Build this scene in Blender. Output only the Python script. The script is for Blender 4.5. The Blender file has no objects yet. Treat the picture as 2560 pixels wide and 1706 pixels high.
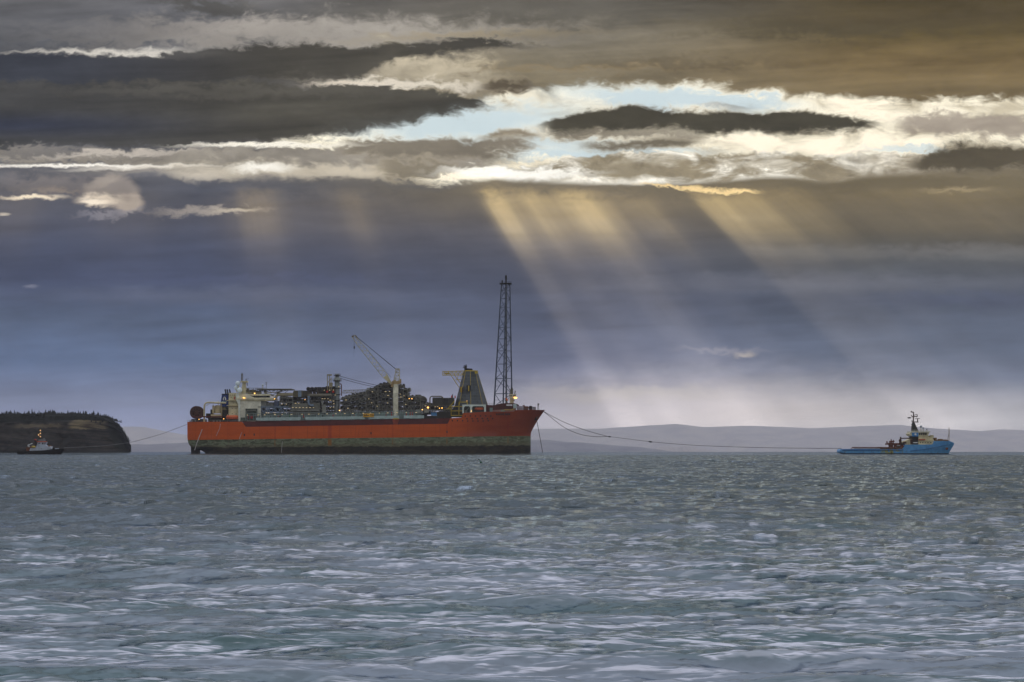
import bpy, bmesh, math, random
import numpy as np
from mathutils import Vector, Matrix
R_ = math.radians
scene = bpy.context.scene
col = scene.collection

# ------------------------------------------------------------------ camera
F = 5.544                      # focal length in thousands of photo pixels (photo 2560 wide)
EYE = 2.5                      # eye height above the sea
EARTH = 6371000.0 * 1.08
PITCH = math.atan((1.125 - 0.853) / F)
cam = bpy.data.objects.new('camera', bpy.data.cameras.new('camera'))
col.objects.link(cam)
cam.location = (0, 0, EYE)
cam.rotation_euler = (math.pi / 2 + PITCH, 0, 0)
cam.data.sensor_width = 36
cam.data.lens = 36 * F / 2.56
cam.data.clip_start = 0.5
cam.data.clip_end = 120000
scene.camera = cam
scene.view_settings.view_transform = 'Standard'
scene.view_settings.look = 'None'
scene.view_settings.exposure = 0.0
scene.view_settings.gamma = 1.0
scene.cycles.use_denoising = True
scene.cycles.max_bounces = 5
scene.cycles.volume_bounces = 1
scene.cycles.caustics_reflective = False
scene.cycles.caustics_refractive = False
scene.cycles.sample_clamp_indirect = 4.0
scene.cycles.use_adaptive_sampling = True
scene.cycles.adaptive_threshold = 0.015
scene.cycles.adaptive_min_samples = 20


def at(px, py, Y):
    """a point at distance Y ahead that is seen at a photo position (2560 wide)"""
    x = (px - 1280) / 5544.0
    u = (853 - py) / 5544.0
    s, c = math.sin(PITCH), math.cos(PITCH)
    k = Y / (c - u * s)
    return Vector((x * k, Y, EYE + (s + u * c) * k))


def sea_z(d):
    return -d * d / (2 * EARTH)


def lin(r, g, b, k=1.0):
    f = lambda v: ((v / 255 + 0.055) / 1.055) ** 2.4 if v > 10.3 else v / 255 / 12.92
    return (f(r) * k, f(g) * k, f(b) * k, 1)


# ------------------------------------------------------------------ sky
SUN_AZ, SUN_EL = 9.0, 40.0
world = bpy.data.worlds.new('World')
scene.world = world
world.use_nodes = True
WT = world.node_tree
WT.nodes.clear()


class G:
    """tiny expression layer over shader nodes"""

    def __init__(s, tree):
        s.t = tree

    def n(s, kind, **kw):
        nd = s.t.nodes.new(kind)
        for k, v in kw.items():
            setattr(nd, k, v)
        return nd

    def put(s, sock, v):
        if hasattr(v, 'is_output'):
            s.t.links.new(v, sock)
        else:
            if isinstance(v, tuple) and sock.type == 'VECTOR':
                v = v[:3]
            sock.default_value = v

    def m(s, op, a, b=None, c=None, clamp=False):
        nd = s.n('ShaderNodeMath', operation=op, use_clamp=clamp)
        for i, v in enumerate((a, b, c)):
            if v is not None:
                s.put(nd.inputs[i], v)
        return nd.outputs[0]

    def add(s, a, b): return s.m('ADD', a, b)
    def sub(s, a, b): return s.m('SUBTRACT', a, b)
    def mul(s, a, b): return s.m('MULTIPLY', a, b)
    def mad(s, a, b, c): return s.m('MULTIPLY_ADD', a, b, c)

    def ss(s, x, e0, e1, o0=0.0, o1=1.0):
        nd = s.n('ShaderNodeMapRange', interpolation_type='SMOOTHSTEP')
        for i, v in enumerate((x, e0, e1, o0, o1)):
            s.put(nd.inputs[i], v)
        return nd.outputs[0]

    def lerp(s, x, e0, e1, o0=0.0, o1=1.0):
        nd = s.n('ShaderNodeMapRange')
        for i, v in enumerate((x, e0, e1, o0, o1)):
            s.put(nd.inputs[i], v)
        return nd.outputs[0]

    def vec(s, x, y, z=0.0):
        nd = s.n('ShaderNodeCombineXYZ')
        for i, v in enumerate((x, y, z)):
            s.put(nd.inputs[i], v)
        return nd.outputs[0]

    def noise(s, v, scale=1.0, detail=5, rough=0.55, distort=0.0, col=False):
        nd = s.n('ShaderNodeTexNoise', noise_dimensions='3D')
        s.put(nd.inputs['Vector'], v)
        s.put(nd.inputs['Scale'], scale)
        s.put(nd.inputs['Detail'], detail)
        s.put(nd.inputs['Roughness'], rough)
        s.put(nd.inputs['Distortion'], distort)
        return nd.outputs['Color' if col else 'Fac']

    def curve(s, x, pts, x0, x1, y0, y1, smooth=True):
        xn = s.lerp(x, x0, x1)
        nd = s.n('ShaderNodeFloatCurve')
        s.put(nd.inputs[1], xn)
        cv = nd.mapping.curves[0]
        pts = [((p[0] - x0) / (x1 - x0), (p[1] - y0) / (y1 - y0)) for p in pts]
        while len(cv.points) < len(pts):
            cv.points.new(0.5, 0.5)
        for p, (a, b) in zip(cv.points, sorted(pts)):
            p.location = (a, min(max(b, 0), 1))
            p.handle_type = 'AUTO_CLAMPED' if smooth else 'VECTOR'
        nd.mapping.update()
        return s.lerp(nd.outputs[0], 0, 1, y0, y1)

    def ramp(s, x, stops, x0=0.0, x1=1.0):
        xn = s.lerp(x, x0, x1)
        nd = s.n('ShaderNodeValToRGB')
        s.put(nd.inputs[0], xn)
        e = nd.color_ramp.elements
        while len(e) < len(stops):
            e.new(0.5)
        for el, (p, c) in zip(e, stops):
            el.position = (p - x0) / (x1 - x0)
            el.color = c
        return nd.outputs[0]

    def mix(s, f, a, b, mode='MIX'):
        nd = s.n('ShaderNodeMix', data_type='RGBA', blend_type=mode)
        s.put(nd.inputs[0], f)
        s.put(nd.inputs[6], a)
        s.put(nd.inputs[7], b)
        return nd.outputs[2]

    def scale(s, c, f, hi=2.0):
        """c times f (f between 0 and hi), colour sockets only"""
        k = s.lerp(f, 0.0, hi)
        if hasattr(c, 'is_output'):
            top = s.mix(1.0, c, (hi, hi, hi, 1), 'MULTIPLY')
        else:
            top = (c[0] * hi, c[1] * hi, c[2] * hi, 1)
        return s.mix(k, (0, 0, 0, 1), top)


g = G(WT)
K = 2.560 / 2353.0             # cloud outlines below are read off in a 2353-wide copy of the photo
tc = g.n('ShaderNodeTexCoord')
sep = g.n('ShaderNodeSeparateXYZ')
g.put(sep.inputs[0], tc.outputs['Generated'])
DX, DY, DZ = sep.outputs
YF = g.m('MAXIMUM', DY, 0.08)
# tangent-plane sky coordinates about the north horizon: PX across, PY down, horizon 1.125
PX = g.mad(g.m('DIVIDE', DX, YF), F, 1.28)
PY = g.mad(g.m('DIVIDE', DZ, YF), -F, 1.125)
EL = g.m('ARCSINE', DZ)

# shared noise fields (stretched sideways like layered cloud)
n_big = g.sub(g.noise(g.vec(g.mul(PX, 1.0), g.mul(PY, 4.2), 3.1), 2.6, 7, 0.55, 0.3), 0.5)
n_med = g.sub(g.noise(g.vec(g.mul(PX, 1.0), g.mul(PY, 2.6), 7.7), 9.0, 6, 0.6, 0.5), 0.5)
n_fin = g.sub(g.noise(g.vec(g.mul(PX, 1.0), g.mul(PY, 1.5), 1.3), 26.0, 6, 0.65, 0.7), 0.5)
n_streak = g.sub(g.noise(g.vec(g.mul(PX, 0.55), g.mul(g.mad(PX, 0.05, PY), 8.0), 5.0), 3.0, 6, 0.55, 0.2), 0.5)
PX = g.mad(n_fin, 1e-6, PX)
PY = g.mad(n_fin, 1e-6, PY)
wob = g.mad(n_med, 0.080, g.mul(n_fin, 0.065))          # edge raggedness, kilo-pixels
wob2 = g.mad(n_big, 0.05, g.mad(n_med, 0.03, g.mul(n_fin, 0.012)))


def pts(l):
    return [(a * K, b * K) for a, b in l]


def edge(l):
    return g.curve(PX, pts(l), -0.1, 2.66, -0.1, 1.2)


def band(top, bot, st=6, sb=6, ragged=1.0, field=None):
    """cloud mask between two edges given as (x, y) lists; st, sb: softness of top and bottom"""
    y = g.mad(field if field is not None else wob, ragged, PY)
    t, b = edge(top), edge(bot)
    st, sb = st * K, sb * K
    u = g.ss(g.sub(y, t), -st, st)
    v = g.ss(g.sub(b, y), -sb, sb)
    return g.mul(u, v)


def blob(x, y, a, b, soft=0.5, ragged=1.0, tilt=0.0, field=None):
    dx = g.mul(g.sub(PX, x * K), 1 / (a * K))
    yy = g.mad(g.sub(PX, x * K), -tilt, PY)
    yy = g.mad(field if field is not None else wob, ragged, yy)
    dy = g.mul(g.sub(yy, y * K), 1 / (b * K))
    r = g.m('SQRT', g.add(g.mul(dx, dx), g.mul(dy, dy)))
    return g.ss(r, 1 + soft, 1 - soft)


# --- column gradients: left, centre and right of the view
HAZE, HAZE_TOP, AIR = 2.7e-5, 255.0, (0.285, 0.295, 0.365)    # air density, its top in metres, its colour when deep


def behind_air(c, y):
    """radiance a far cloud needs so that, seen through the air layer, it has the sRGB colour c at height y"""
    el = max((1034 - y) * K / F, 0.002)
    T = math.exp(-HAZE * min(HAZE_TOP / math.sin(el), 27000))
    if y > 420:
        c = (c[0] * 0.985, c[1] * 1.0, c[2] * 0.985)
    return tuple(max((v - (1 - T) * a) / T, 0.004) for v, a in zip(lin(*c)[:3], AIR)) + (1,)


def grad(stops):
    return g.ramp(PY, [(y * K, behind_air(c, y)) for y, c in stops], -0.02, 1.15)


left = grad([(0, (104, 104, 108)), (60, (96, 97, 102)), (150, (84, 86, 92)), (300, (84, 86, 94)), (395, (104, 104, 110)), (440, (84, 87, 102)),
             (520, (74, 79, 100)), (640, (78, 84, 110)), (735, (90, 100, 126)), (830, (100, 113, 145)), (920, (124, 130, 158)), (975, (134, 139, 168)), (1030, (140, 145, 176))])
cent = grad([(0, (104, 99, 92)), (60, (132, 126, 114)), (180, (134, 124, 104)), (300, (128, 118, 100)), (410, (116, 110, 100)), (450, (94, 91, 94)),
             (540, (86, 86, 98)), (650, (82, 86, 106)), (750, (92, 98, 122)), (850, (114, 118, 144)), (930, (134, 136, 160)), (975, (146, 147, 168)), (1030, (158, 158, 178))])
right = grad([(0, (82, 73, 56)), (70, (98, 86, 62)), (140, (124, 107, 78)), (200, (118, 104, 80)), (400, (110, 102, 86)), (460, (88, 82, 74)),
              (520, (70, 69, 68)), (590, (86, 88, 95)), (690, (84, 90, 108)), (800, (100, 108, 130)), (870, (116, 122, 144)), (915, (144, 144, 158)), (975, (164, 162, 172)), (1030, (172, 168, 176))])
base = g.mix(g.ss(PX, 0.35, 1.35), left, cent)
base = g.mix(g.ss(PX, 1.35, 2.25), base, right)
# broad light and dark streaks through every layer
hi = g.ss(PY, 0.52, 0.40)
amp = g.mad(hi, 0.45, 0.75)
tex = g.mad(g.mad(n_streak, 0.9, g.mad(n_big, 1.0, g.mul(n_med, 0.5))), amp, 1.0)
tex_low = tex
C = g.scale(base, tex)


PX0, PY0 = PX, PY
N_STEP = 0


def step(C):
    """evaluate what comes next only after C: keeps few values alive at a time in this long graph"""
    global PX, PY, N_STEP
    N_STEP += 1
    if N_STEP % 4:
        return C
    bw = g.n('ShaderNodeRGBToBW')
    g.put(bw.inputs[0], C)
    PX = g.mad(bw.outputs[0], 1e-6, PX0)
    PY = g.mad(bw.outputs[0], 1e-6, PY0)
    return C


def over(C, mask, c, k=1.0, t=0.35):
    """lay a cloud of sRGB colour c (mottled by t) over C"""
    if not hasattr(c, 'is_output'):
        c = lin(*c, k)
    cc = g.scale(c, g.mad(g.mad(n_big, 0.9, g.mad(n_med, 0.7, g.mul(n_fin, 0.25))), t * 2, 1.0)) if t else c
    return step(g.mix(mask, C, cc))


# --- upper light patches, left
C = over(C, g.mul(blob(700, 70, 480, 34, 0.7, 1.6), 0.75), (172, 165, 156))
C = over(C, g.mul(band([(80, 112), (260, 108), (600, 112)], [(80, 118), (300, 128), (600, 122)], 7, 7, 0.5), g.ss(PX, 0.62, 0.5)), (214, 208, 198), t=0.1)
C = over(C, g.mul(blob(470, 62, 170, 16, 0.6, 1.4), 0.45), (176, 168, 160))
C = over(C, g.mul(blob(465, 6, 120, 12, 0.6, 0.8, 0.1), 0.75), (80, 78, 74))
C = over(C, g.mul(blob(220, 62, 260, 22, 0.8, 1.4), 0.5), (86, 87, 92))
C = over(C, g.mul(blob(1080, 75, 240, 9, 0.8, 0.7, -0.03), 0.45), (150, 134, 100))
C = over(C, g.mul(blob(1180, 18, 420, 26, 0.9, 1.2), 0.5), (92, 90, 84))
C = over(C, g.mul(blob(1350, 150, 320, 8, 0.9, 0.9), 0.5), (146, 128, 96))
C = over(C, g.mul(blob(1900, 58, 300, 20, 0.9, 1.2), 0.75), (84, 76, 58))
C = over(C, g.mul(blob(1560, 140, 220, 12, 0.9, 1.2), 0.45), (92, 82, 64))
C = over(C, g.mul(blob(2150, 30, 300, 16, 0.9, 1.2), 0.5), (84, 74, 56))

# --- the long bright opening
nish = g.n('ShaderNodeTexSky', sky_type='NISHITA', sun_disc=False)
nish.sun_elevation = R_(SUN_EL)
nish.sun_rotation = R_(SUN_AZ)
nish.air_density = 1.0
clear = g.mix(0.90, g.scale(nish.outputs[0], 0.10), lin(200, 217, 222, 1.0))
cream = g.mix(g.ss(g.add(n_big, g.mul(n_med, 0.9)), -0.22, 0.10), lin(206, 194, 168), lin(255, 246, 222, 1.12))
open_m = band([(600, 322), (760, 312), (860, 298), (960, 272), (1060, 250), (1120, 226), (1200, 204), (1320, 196), (1450, 190), (1560, 190), (1700, 202), (1850, 216), (2000, 222), (2150, 226), (2353, 222)],
              [(600, 332), (800, 360), (1000, 420), (1300, 430), (1600, 420), (1900, 400), (2100, 380), (2353, 360)], 12, 10, 0.7)
open_m = g.mul(open_m, g.ss(PX, 0.60, 0.80))
C = step(g.mix(open_m, C, cream))
# thin lit wisps left of the opening
wis = g.mul(blob(990, 168, 150, 46, 0.7, 2.0, 0.15), 0.8)
C = over(C, wis, (196, 184, 160), t=0.8)
C = over(C, g.mul(blob(905, 186, 230, 11, 0.6, 0.8, 0.06), 0.9), (232, 222, 204), t=0.2)
# blue holes
for (x, y, a, b, tl, f) in ((1080, 280, 250, 40, -0.08, 0.95), (1540, 222, 250, 24, 0.06, 0.95), (1200, 328, 260, 13, 0, 0.85), (1370, 348, 230, 12, -0.02, 0.95), (2120, 341, 110, 7, 0.02, 0.7), (1720, 224, 90, 10, 0.1, 0.8)):
    C = g.mix(g.mul(blob(x, y, a, b, 0.6, 0.8, tl), f), C, clear)
    step(C)

# --- the two big dark clouds on the left
dk = g.mix(g.ss(PX, 0.05, 0.75), lin(58, 61, 70), lin(66, 63, 56))
D1 = band([(0, 116), (100, 118), (300, 121), (450, 107), (600, 101), (700, 97), (850, 99), (1000, 89), (1100, 84), (1210, 96), (1300, 102)],
          [(0, 210), (400, 195), (600, 180), (700, 183), (770, 186), (820, 176), (860, 158), (930, 131), (1050, 114), (1210, 98), (1300, 96)], 6, 10, 0.6)
C = over(C, g.mul(D1, 0.95), g.scale(dk, g.mad(n_streak, 1.3, 1.0)), t=0.4)
D2 = band([(0, 185), (600, 184), (700, 197), (800, 192), (880, 192), (940, 206), (1000, 211), (1050, 212), (1100, 228), (1125, 242), (1200, 250)],
          [(0, 338), (300, 334), (500, 327), (600, 321), (700, 313), (800, 304), (900, 286), (1000, 262), (1050, 256), (1125, 244), (1200, 240)], 6, 12, 0.75)
dk2 = g.mix(g.mul(g.ss(PX, 0.7, 0.0), g.ss(g.m('ABSOLUTE', g.sub(PY, 284 * K)), 0.05, 0.0)), g.mix(0.5, dk, lin(80, 77, 68)), lin(46, 50, 64))
C = over(C, g.mul(D2, 0.96), g.scale(dk2, g.mad(n_streak, 1.5, 1.0)), t=0.45)
C = over(C, g.mul(blob(560, 205, 380, 12, 0.8, 1.0), 0.35), (106, 102, 94))
# bright seam between them
C = over(C, g.mul(blob(815, 188, 95, 5, 0.6, 0.45, -0.02), 0.9), (226, 214, 196), t=0.1)

# --- clouds floating in the opening
def dark(top, bot, c, st=4, sb=4, rg=0.4, f=1.0, t=0.25):
    """a cloud with a thin lighter rim round a mottled core"""
    global C
    x0, x1 = top[0][0] * K, top[-1][0] * K
    ends = g.mul(g.ss(PX, x0 - 0.03, x0 + 0.05), g.ss(PX, x1 + 0.03, x1 - 0.05))
    rim = tuple(v * 0.45 + w * 0.55 for v, w in zip(c, (196, 182, 156)))
    mk = g.mul(band([(x, y - 3) for x, y in top], [(x, y + 4) for x, y in bot], st + 6, sb + 9, rg * 2.0), ends)
    C = over(C, g.mul(mk, 0.75 * f), rim, t=0.5)
    mk = g.mul(band(top, bot, st + 3, sb + 5, rg * 1.5), ends)
    C = over(C, g.mul(mk, f) if f != 1 else mk, c, t=max(t, 0.4))


dark([(2060, 276), (2150, 264), (2250, 262), (2353, 266), (2400, 268)], [(2060, 288), (2120, 300), (2230, 308), (2353, 306), (2400, 306)], (168, 156, 142), 8, 8, 0.6, 0.9)
dark([(1095, 196), (1140, 186), (1220, 183), (1235, 186)], [(1095, 200), (1140, 210), (1200, 208), (1235, 194)], (92, 82, 66), 5, 5, 0.5)
dark([(1100, 312), (1160, 302), (1230, 305), (1250, 310)], [(1100, 314), (1160, 318), (1230, 316), (1250, 314)], (134, 124, 106), 4, 4, 0.3)
dark([(1235, 298), (1300, 300), (1450, 296), (1560, 300), (1640, 304)], [(1235, 302), (1330, 314), (1450, 312), (1560, 312), (1640, 308)], (120, 112, 100), 6, 6, 0.5, 0.85)
dark([(1235, 288), (1262, 272), (1300, 262), (1380, 253), (1450, 238), (1500, 240), (1560, 252), (1620, 258), (1700, 253), (1780, 255), (1850, 256), (1900, 262), (1960, 270), (2030, 278)],
     [(1235, 291), (1300, 303), (1350, 301), (1400, 297), (1500, 294), (1560, 295), (1650, 301), (1750, 301), (1850, 297), (1950, 294), (2030, 283)], (70, 66, 54), 3, 5, 0.34, 1.0, 0.55)
dark([(1330, 328), (1400, 327), (1450, 323), (1550, 316), (1620, 319)], [(1330, 332), (1400, 338), (1500, 336), (1580, 328), (1620, 322)], (112, 104, 88), 4, 4, 0.3)
dark([(1600, 240), (1680, 234), (1740, 236)], [(1600, 242), (1680, 243), (1740, 240)], (150, 152, 150), 3, 3, 0.3, 0.6)

# --- grey layer under the left clouds, with its bright seams
B6 = band([(0, 338), (200, 344), (400, 338), (600, 338), (800, 334), (1000, 332), (1240, 336)], [(0, 372), (200, 376), (400, 382), (600, 384), (800, 388), (1000, 400), (1060, 404), (1240, 380)], 7, 8, 0.9)
B6 = g.mul(B6, g.ss(PX, 1.30, 1.18))
C = over(C, B6, (150, 143, 132), t=0.7)
C = over(C, g.mul(blob(120, 352, 190, 12, 0.7, 0.9), 0.8), (112, 109, 108))
D5 = [(780, 330), (850, 321), (1000, 321), (1150, 325), (1240, 336)]
dark(D5, [(780, 352), (900, 358), (1050, 357), (1150, 352), (1240, 340)], (126, 118, 104), 5, 6, 0.5)
C = over(C, g.mul(blob(610, 331, 170, 5, 0.7, 0.4), 1.0), (255, 248, 232), t=0.0)
C = over(C, g.mul(blob(260, 352, 150, 7, 0.7, 0.7, -0.06), 0.8), (206, 196, 184), t=0.2)
C = over(C, g.mul(blob(160, 379, 260, 3.4, 0.8, 0.3), 1.0), (255, 249, 238), t=0.0)
C = over(C, g.mul(blob(300, 384, 130, 4, 0.8, 0.3, -0.03), 0.7), (244, 236, 224), t=0.0)
C = over(C, g.mul(blob(720, 392, 380, 17, 0.7, 0.8), 0.75), (216, 204, 182), t=0.6)
C = over(C, g.mul(blob(600, 385, 60, 9, 0.8, 0.5), 1.0), (255, 250, 238), t=0.0)
C = over(C, g.mul(blob(450, 402, 60, 12, 0.8, 0.7), 0.7), (210, 200, 184), t=0.3)
dark([(860, 372), (930, 366), (1000, 368), (1070, 376)], [(860, 392), (930, 404), (1000, 404), (1070, 394)], (132, 123, 106), 6, 7, 0.7)

# --- the low lit cumulus row on the right
lump = band([(1040, 386), (1100, 372), (1180, 376), (1260, 372), (1330, 356), (1380, 350), (1430, 344), (1500, 348), (1600, 352), (1700, 348), (1800, 345), (1900, 352), (2000, 346), (2100, 352), (2353, 350)],
            [(1040, 408), (1200, 422), (1500, 430), (1800, 430), (2353, 430)], 5, 8, 0.7)
lump = g.mul(lump, g.ss(PX, 1.12, 1.17))
shade = g.m('MULTIPLY', g.ss(g.add(n_big, g.mul(n_med, 1.1)), -0.16, 0.2), 1.0)
lumpc = g.mix(shade, lin(150, 138, 114), lin(255, 250, 236, 1.1))
lumpc = g.mix(g.mul(g.ss(PX, 1.95, 2.4), 0.75), lumpc, g.scale(lin(170, 158, 136), g.mad(n_med, 1.6, 1.0)))
C = step(g.mix(lump, C, g.scale(lumpc, g.mad(n_fin, 1.1, g.mad(n_med, 0.7, 1.0)))))
C = over(C, g.mul(blob(1440, 378, 90, 14, 0.8, 1.2), 0.7), (168, 156, 132), t=0.5)
C = over(C, g.mul(blob(1760, 385, 140, 13, 0.8, 1.2), 0.6), (160, 148, 124), t=0.5)
C = over(C, g.mul(blob(1190, 392, 150, 13, 0.7, 0.8), 0.95), (255, 252, 242), k=1.1, t=0.15)

# --- dark curtain below
lowt = [(0, 388), (120, 392), (240, 402), (350, 396), (430, 412), (500, 416), (580, 404), (650, 412), (750, 410), (870, 416), (950, 428), (1020, 432), (1080, 420), (1200, 414), (1300, 418), (1400, 422), (1480, 424), (1580, 418), (1700, 408), (1800, 402), (1900, 410), (2000, 398), (2100, 396), (2200, 388), (2353, 384)]
y_l = g.mad(wob2, 0.8, PY)
tl = edge(lowt)
soft = g.lerp(PX, 0.2, 1.3, 0.030, 0.012)
curt = g.ss(g.m('DIVIDE', g.sub(y_l, tl), soft), -0.7, 1.0)
tl_warm = g.mul(g.ss(g.sub(PY, tl), 0.11, 0.0), g.ss(PX, 0.7, 1.3))
low = g.scale(base, tex_low)
low = g.mix(g.mul(tl_warm, 0.55), low, lin(124, 112, 88))
C = step(g.mix(curt, C, low))
dark([(2090, 372), (2150, 346), (2200, 332), (2260, 328), (2353, 332), (2450, 332)], [(2090, 384), (2150, 392), (2250, 394), (2353, 390), (2450, 390)], (88, 80, 64), 6, 9, 0.4)
# horizontal layered bands in the curtain on the right
C = over(C, g.mul(blob(2150, 500, 330, 52, 0.8, 1.0, 0.02), 0.55), (80, 78, 76))
C = over(C, g.mul(blob(2200, 578, 300, 14, 0.95, 0.5), 0.4), (122, 122, 124))
C = over(C, g.mul(blob(1900, 650, 420, 18, 0.97, 0.5, 0.0), 0.28), (122, 124, 136))
C = over(C, g.mul(blob(2230, 690, 230, 16, 0.9, 1.0), 0.4), (74, 82, 108))
C = over(C, g.mul(blob(500, 680, 330, 18, 0.97, 0.5), 0.28), (112, 116, 134))
C = over(C, g.mul(blob(560, 640, 300, 8, 0.9, 1.0), 0.35), (74, 82, 112))

# --- golden fringe
C = over(C, g.mul(band([(1440, 420), (1540, 424), (1650, 430), (1770, 438)], [(1440, 422), (1540, 430), (1620, 440), (1680, 442), (1770, 441)], 4, 2, 0.45), g.mul(g.ss(PX, 1.55, 1.66), g.ss(PX, 1.925, 1.86))), (236, 206, 150), t=0.4)
C = over(C, g.mul(blob(2200, 434, 60, 6, 0.9, 0.7), 0.5), (168, 152, 120))

# --- small clouds on the left
C = over(C, g.mul(blob(252, 438, 62, 34, 0.22, 0.45), 0.92), (152, 143, 137), t=0.35)
C = over(C, g.mul(blob(292, 464, 34, 22, 0.3, 0.5), 0.92), (170, 158, 148), t=0.35)
C = over(C, g.mul(blob(232, 414, 40, 10, 0.6, 0.5, -0.25), 0.7), (186, 174, 162), t=0.3)
C = over(C, g.mul(blob(222, 457, 44, 13, 0.55, 0.6, -0.04), 0.95), (232, 216, 196), t=0.25)
C = over(C, g.mul(blob(212, 460, 26, 6, 0.6, 0.4), 1.0), (250, 236, 216), t=0.1)
C = over(C, g.mul(blob(278, 440, 26, 14, 0.8, 0.6), 0.55), (122, 116, 116), t=0.3)
C = over(C, g.mul(blob(252, 488, 66, 7, 0.8, 0.9, -0.08), 0.6), (140, 138, 148), t=0.4)
C = over(C, g.mul(blob(70, 453, 64, 5, 0.7, 0.35, -0.01), 1.0), (240, 224, 200), t=0.1)
C = over(C, g.mul(blob(110, 415, 110, 16, 0.8, 1.1), 0.6), (140, 132, 128), t=0.6)
C = over(C, g.mul(blob(130, 438, 60, 8, 0.9, 0.9), 0.5), (168, 152, 136), t=0.5)
C = over(C, g.mul(blob(480, 483, 106, 8, 0.7, 0.7, -0.03), 0.85), (160, 152, 146), t=0.5)
C = over(C, g.mul(blob(535, 481, 44, 5, 0.7, 0.35, -0.05), 0.8), (186, 176, 162), t=0.3)
C = over(C, g.mul(blob(5, 491, 12, 3, 0.7, 0.2), 0.8), (200, 190, 176), t=0)
C = over(C, g.mul(blob(68, 658, 14, 3, 0.8, 0.2), 0.5), (140, 142, 158), t=0)
C = over(C, g.mul(blob(1712, 815, 20, 6, 0.9, 0.7), 0.6), (196, 184, 172), t=0.4)
C = over(C, g.mul(blob(1660, 806, 80, 6, 0.9, 0.7), 0.4), (160, 156, 164), t=0.3)

# warm brightness low over the water to the right of the bow
C = g.mix(g.mul(blob(1620, 985, 450, 95, 0.9, 0.6), 0.5), C, behind_air((208, 196, 198), 985))
C = step(g.mix(g.mul(blob(1450, 905, 190, 16, 0.9, 0.8), 0.35), C, behind_air((196, 186, 180), 905)))

# --- light beams fanning out below the opening
th = g.m('DIVIDE', g.sub(PX, 0.40), g.add(PY, 0.90))
TH = [(-0.4, 0.05), (-0.25, 0.10), (-0.18, 0.05), (-0.05, 0.09), (0.05, 0.05), (0.13, 0.16), (0.175, 0.30), (0.21, 0.16), (0.26, 0.10), (0.31, 0.13), (0.34, 0.22), (0.37, 0.12), (0.42, 0.08), (0.54, 0.06), (0.566, 0.12), (0.585, 0.80), (0.605, 1.0), (0.622, 0.70), (0.64, 0.62), (0.66, 0.80),
      (0.69, 0.66), (0.72, 0.86), (0.75, 0.92), (0.775, 0.66), (0.80, 0.40), (0.82, 0.24), (0.86, 0.30), (0.885, 0.16), (0.93, 0.12), (0.955, 0.30), (0.97, 0.66), (1.0, 0.70), (1.03, 0.5), (1.06, 0.52), (1.10, 0.32), (1.13, 0.34), (1.2, 0.16), (1.35, 0.2), (1.6, 0.08)]
ray = g.curve(th, TH, -0.45, 1.65, 0, 1)
fine_r = g.noise(g.vec(g.mul(th, 22.0), g.mul(PY, 0.8), 2.0), 1.0, 4, 0.7)
ray = g.mul(ray, g.mad(fine_r, 0.8, 0.62))
GY = [(400, 0.0), (425, 0.35), (450, 0.9), (500, 1.0), (540, 0.72), (580, 0.42), (640, 0.26), (750, 0.26), (850, 0.34), (900, 0.44), (930, 0.5), (1045, 0.5)]
gy = g.curve(PY, [(a * K, b) for a, b in GY], 0.40, 1.15, 0, 1)
gy = g.m('MULTIPLY', gy, g.mad(n_big, 0.8, 1.0))
rayc = g.ramp(PY, [(440 * K, (0.52, 0.37, 0.15, 1)), (540 * K, (0.46, 0.35, 0.18, 1)), (640 * K, (0.26, 0.22, 0.17, 1)), (880 * K, (0.30, 0.27, 0.27, 1)), (960 * K, (0.50, 0.44, 0.42, 1)), (1040 * K, (0.9, 0.78, 0.72, 1))], 0.0, 1.2)
below = g.ss(g.mad(wob, 0.8, g.sub(PY, tl)), -0.005, 0.06)
rr = g.mul(g.mul(ray, gy), below)
C = g.mix(1.0, C, g.scale(rayc, rr), 'ADD')

# --- the rest of the sky dome (overhead, sides and behind): broken bright overcast
dn = g.noise(g.vec(g.mul(DX, 1.0), DY, g.mul(DZ, 1.6)), 3.2, 6, 0.55, 0.3)
dome_f = g.ramp(EL, [(-0.1, lin(140, 142, 160)), (0.05, lin(140, 142, 156)), (0.20, lin(104, 105, 108)), (0.30, lin(88, 91, 98)), (0.44, lin(196, 202, 220)), (0.56, lin(236, 240, 252)), (0.9, lin(214, 220, 236)), (1.4, lin(218, 222, 232))], -0.2, 1.6)
dome_b = g.ramp(EL, [(-0.1, lin(160, 158, 156)), (0.05, lin(188, 185, 180)), (0.35, lin(208, 205, 198)), (0.8, lin(214, 214, 212)), (1.4, lin(190, 196, 208))], -0.2, 1.6)
dome = g.mix(g.ss(DY, 0.35, -0.25), dome_f, dome_b)
dome = g.scale(dome, g.mad(dn, 1.5, 0.27))
fr = g.mul(g.ss(g.m('ABSOLUTE', g.sub(PX, 1.28)), 2.6, 1.5), g.mul(g.ss(PY, -0.55, -0.08), g.ss(DY, 0.1, 0.4)))
FIN = g.mix(fr, dome, C)
bg = g.n('ShaderNodeBackground')
g.put(bg.inputs[0], FIN)
bg.inputs[1].default_value = 1.0
outw = g.n('ShaderNodeOutputWorld')
WT.links.new(bg.outputs[0], outw.inputs[0])
world.cycles.sampling_method = 'MANUAL'
world.cycles.sample_map_resolution = 512

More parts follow.
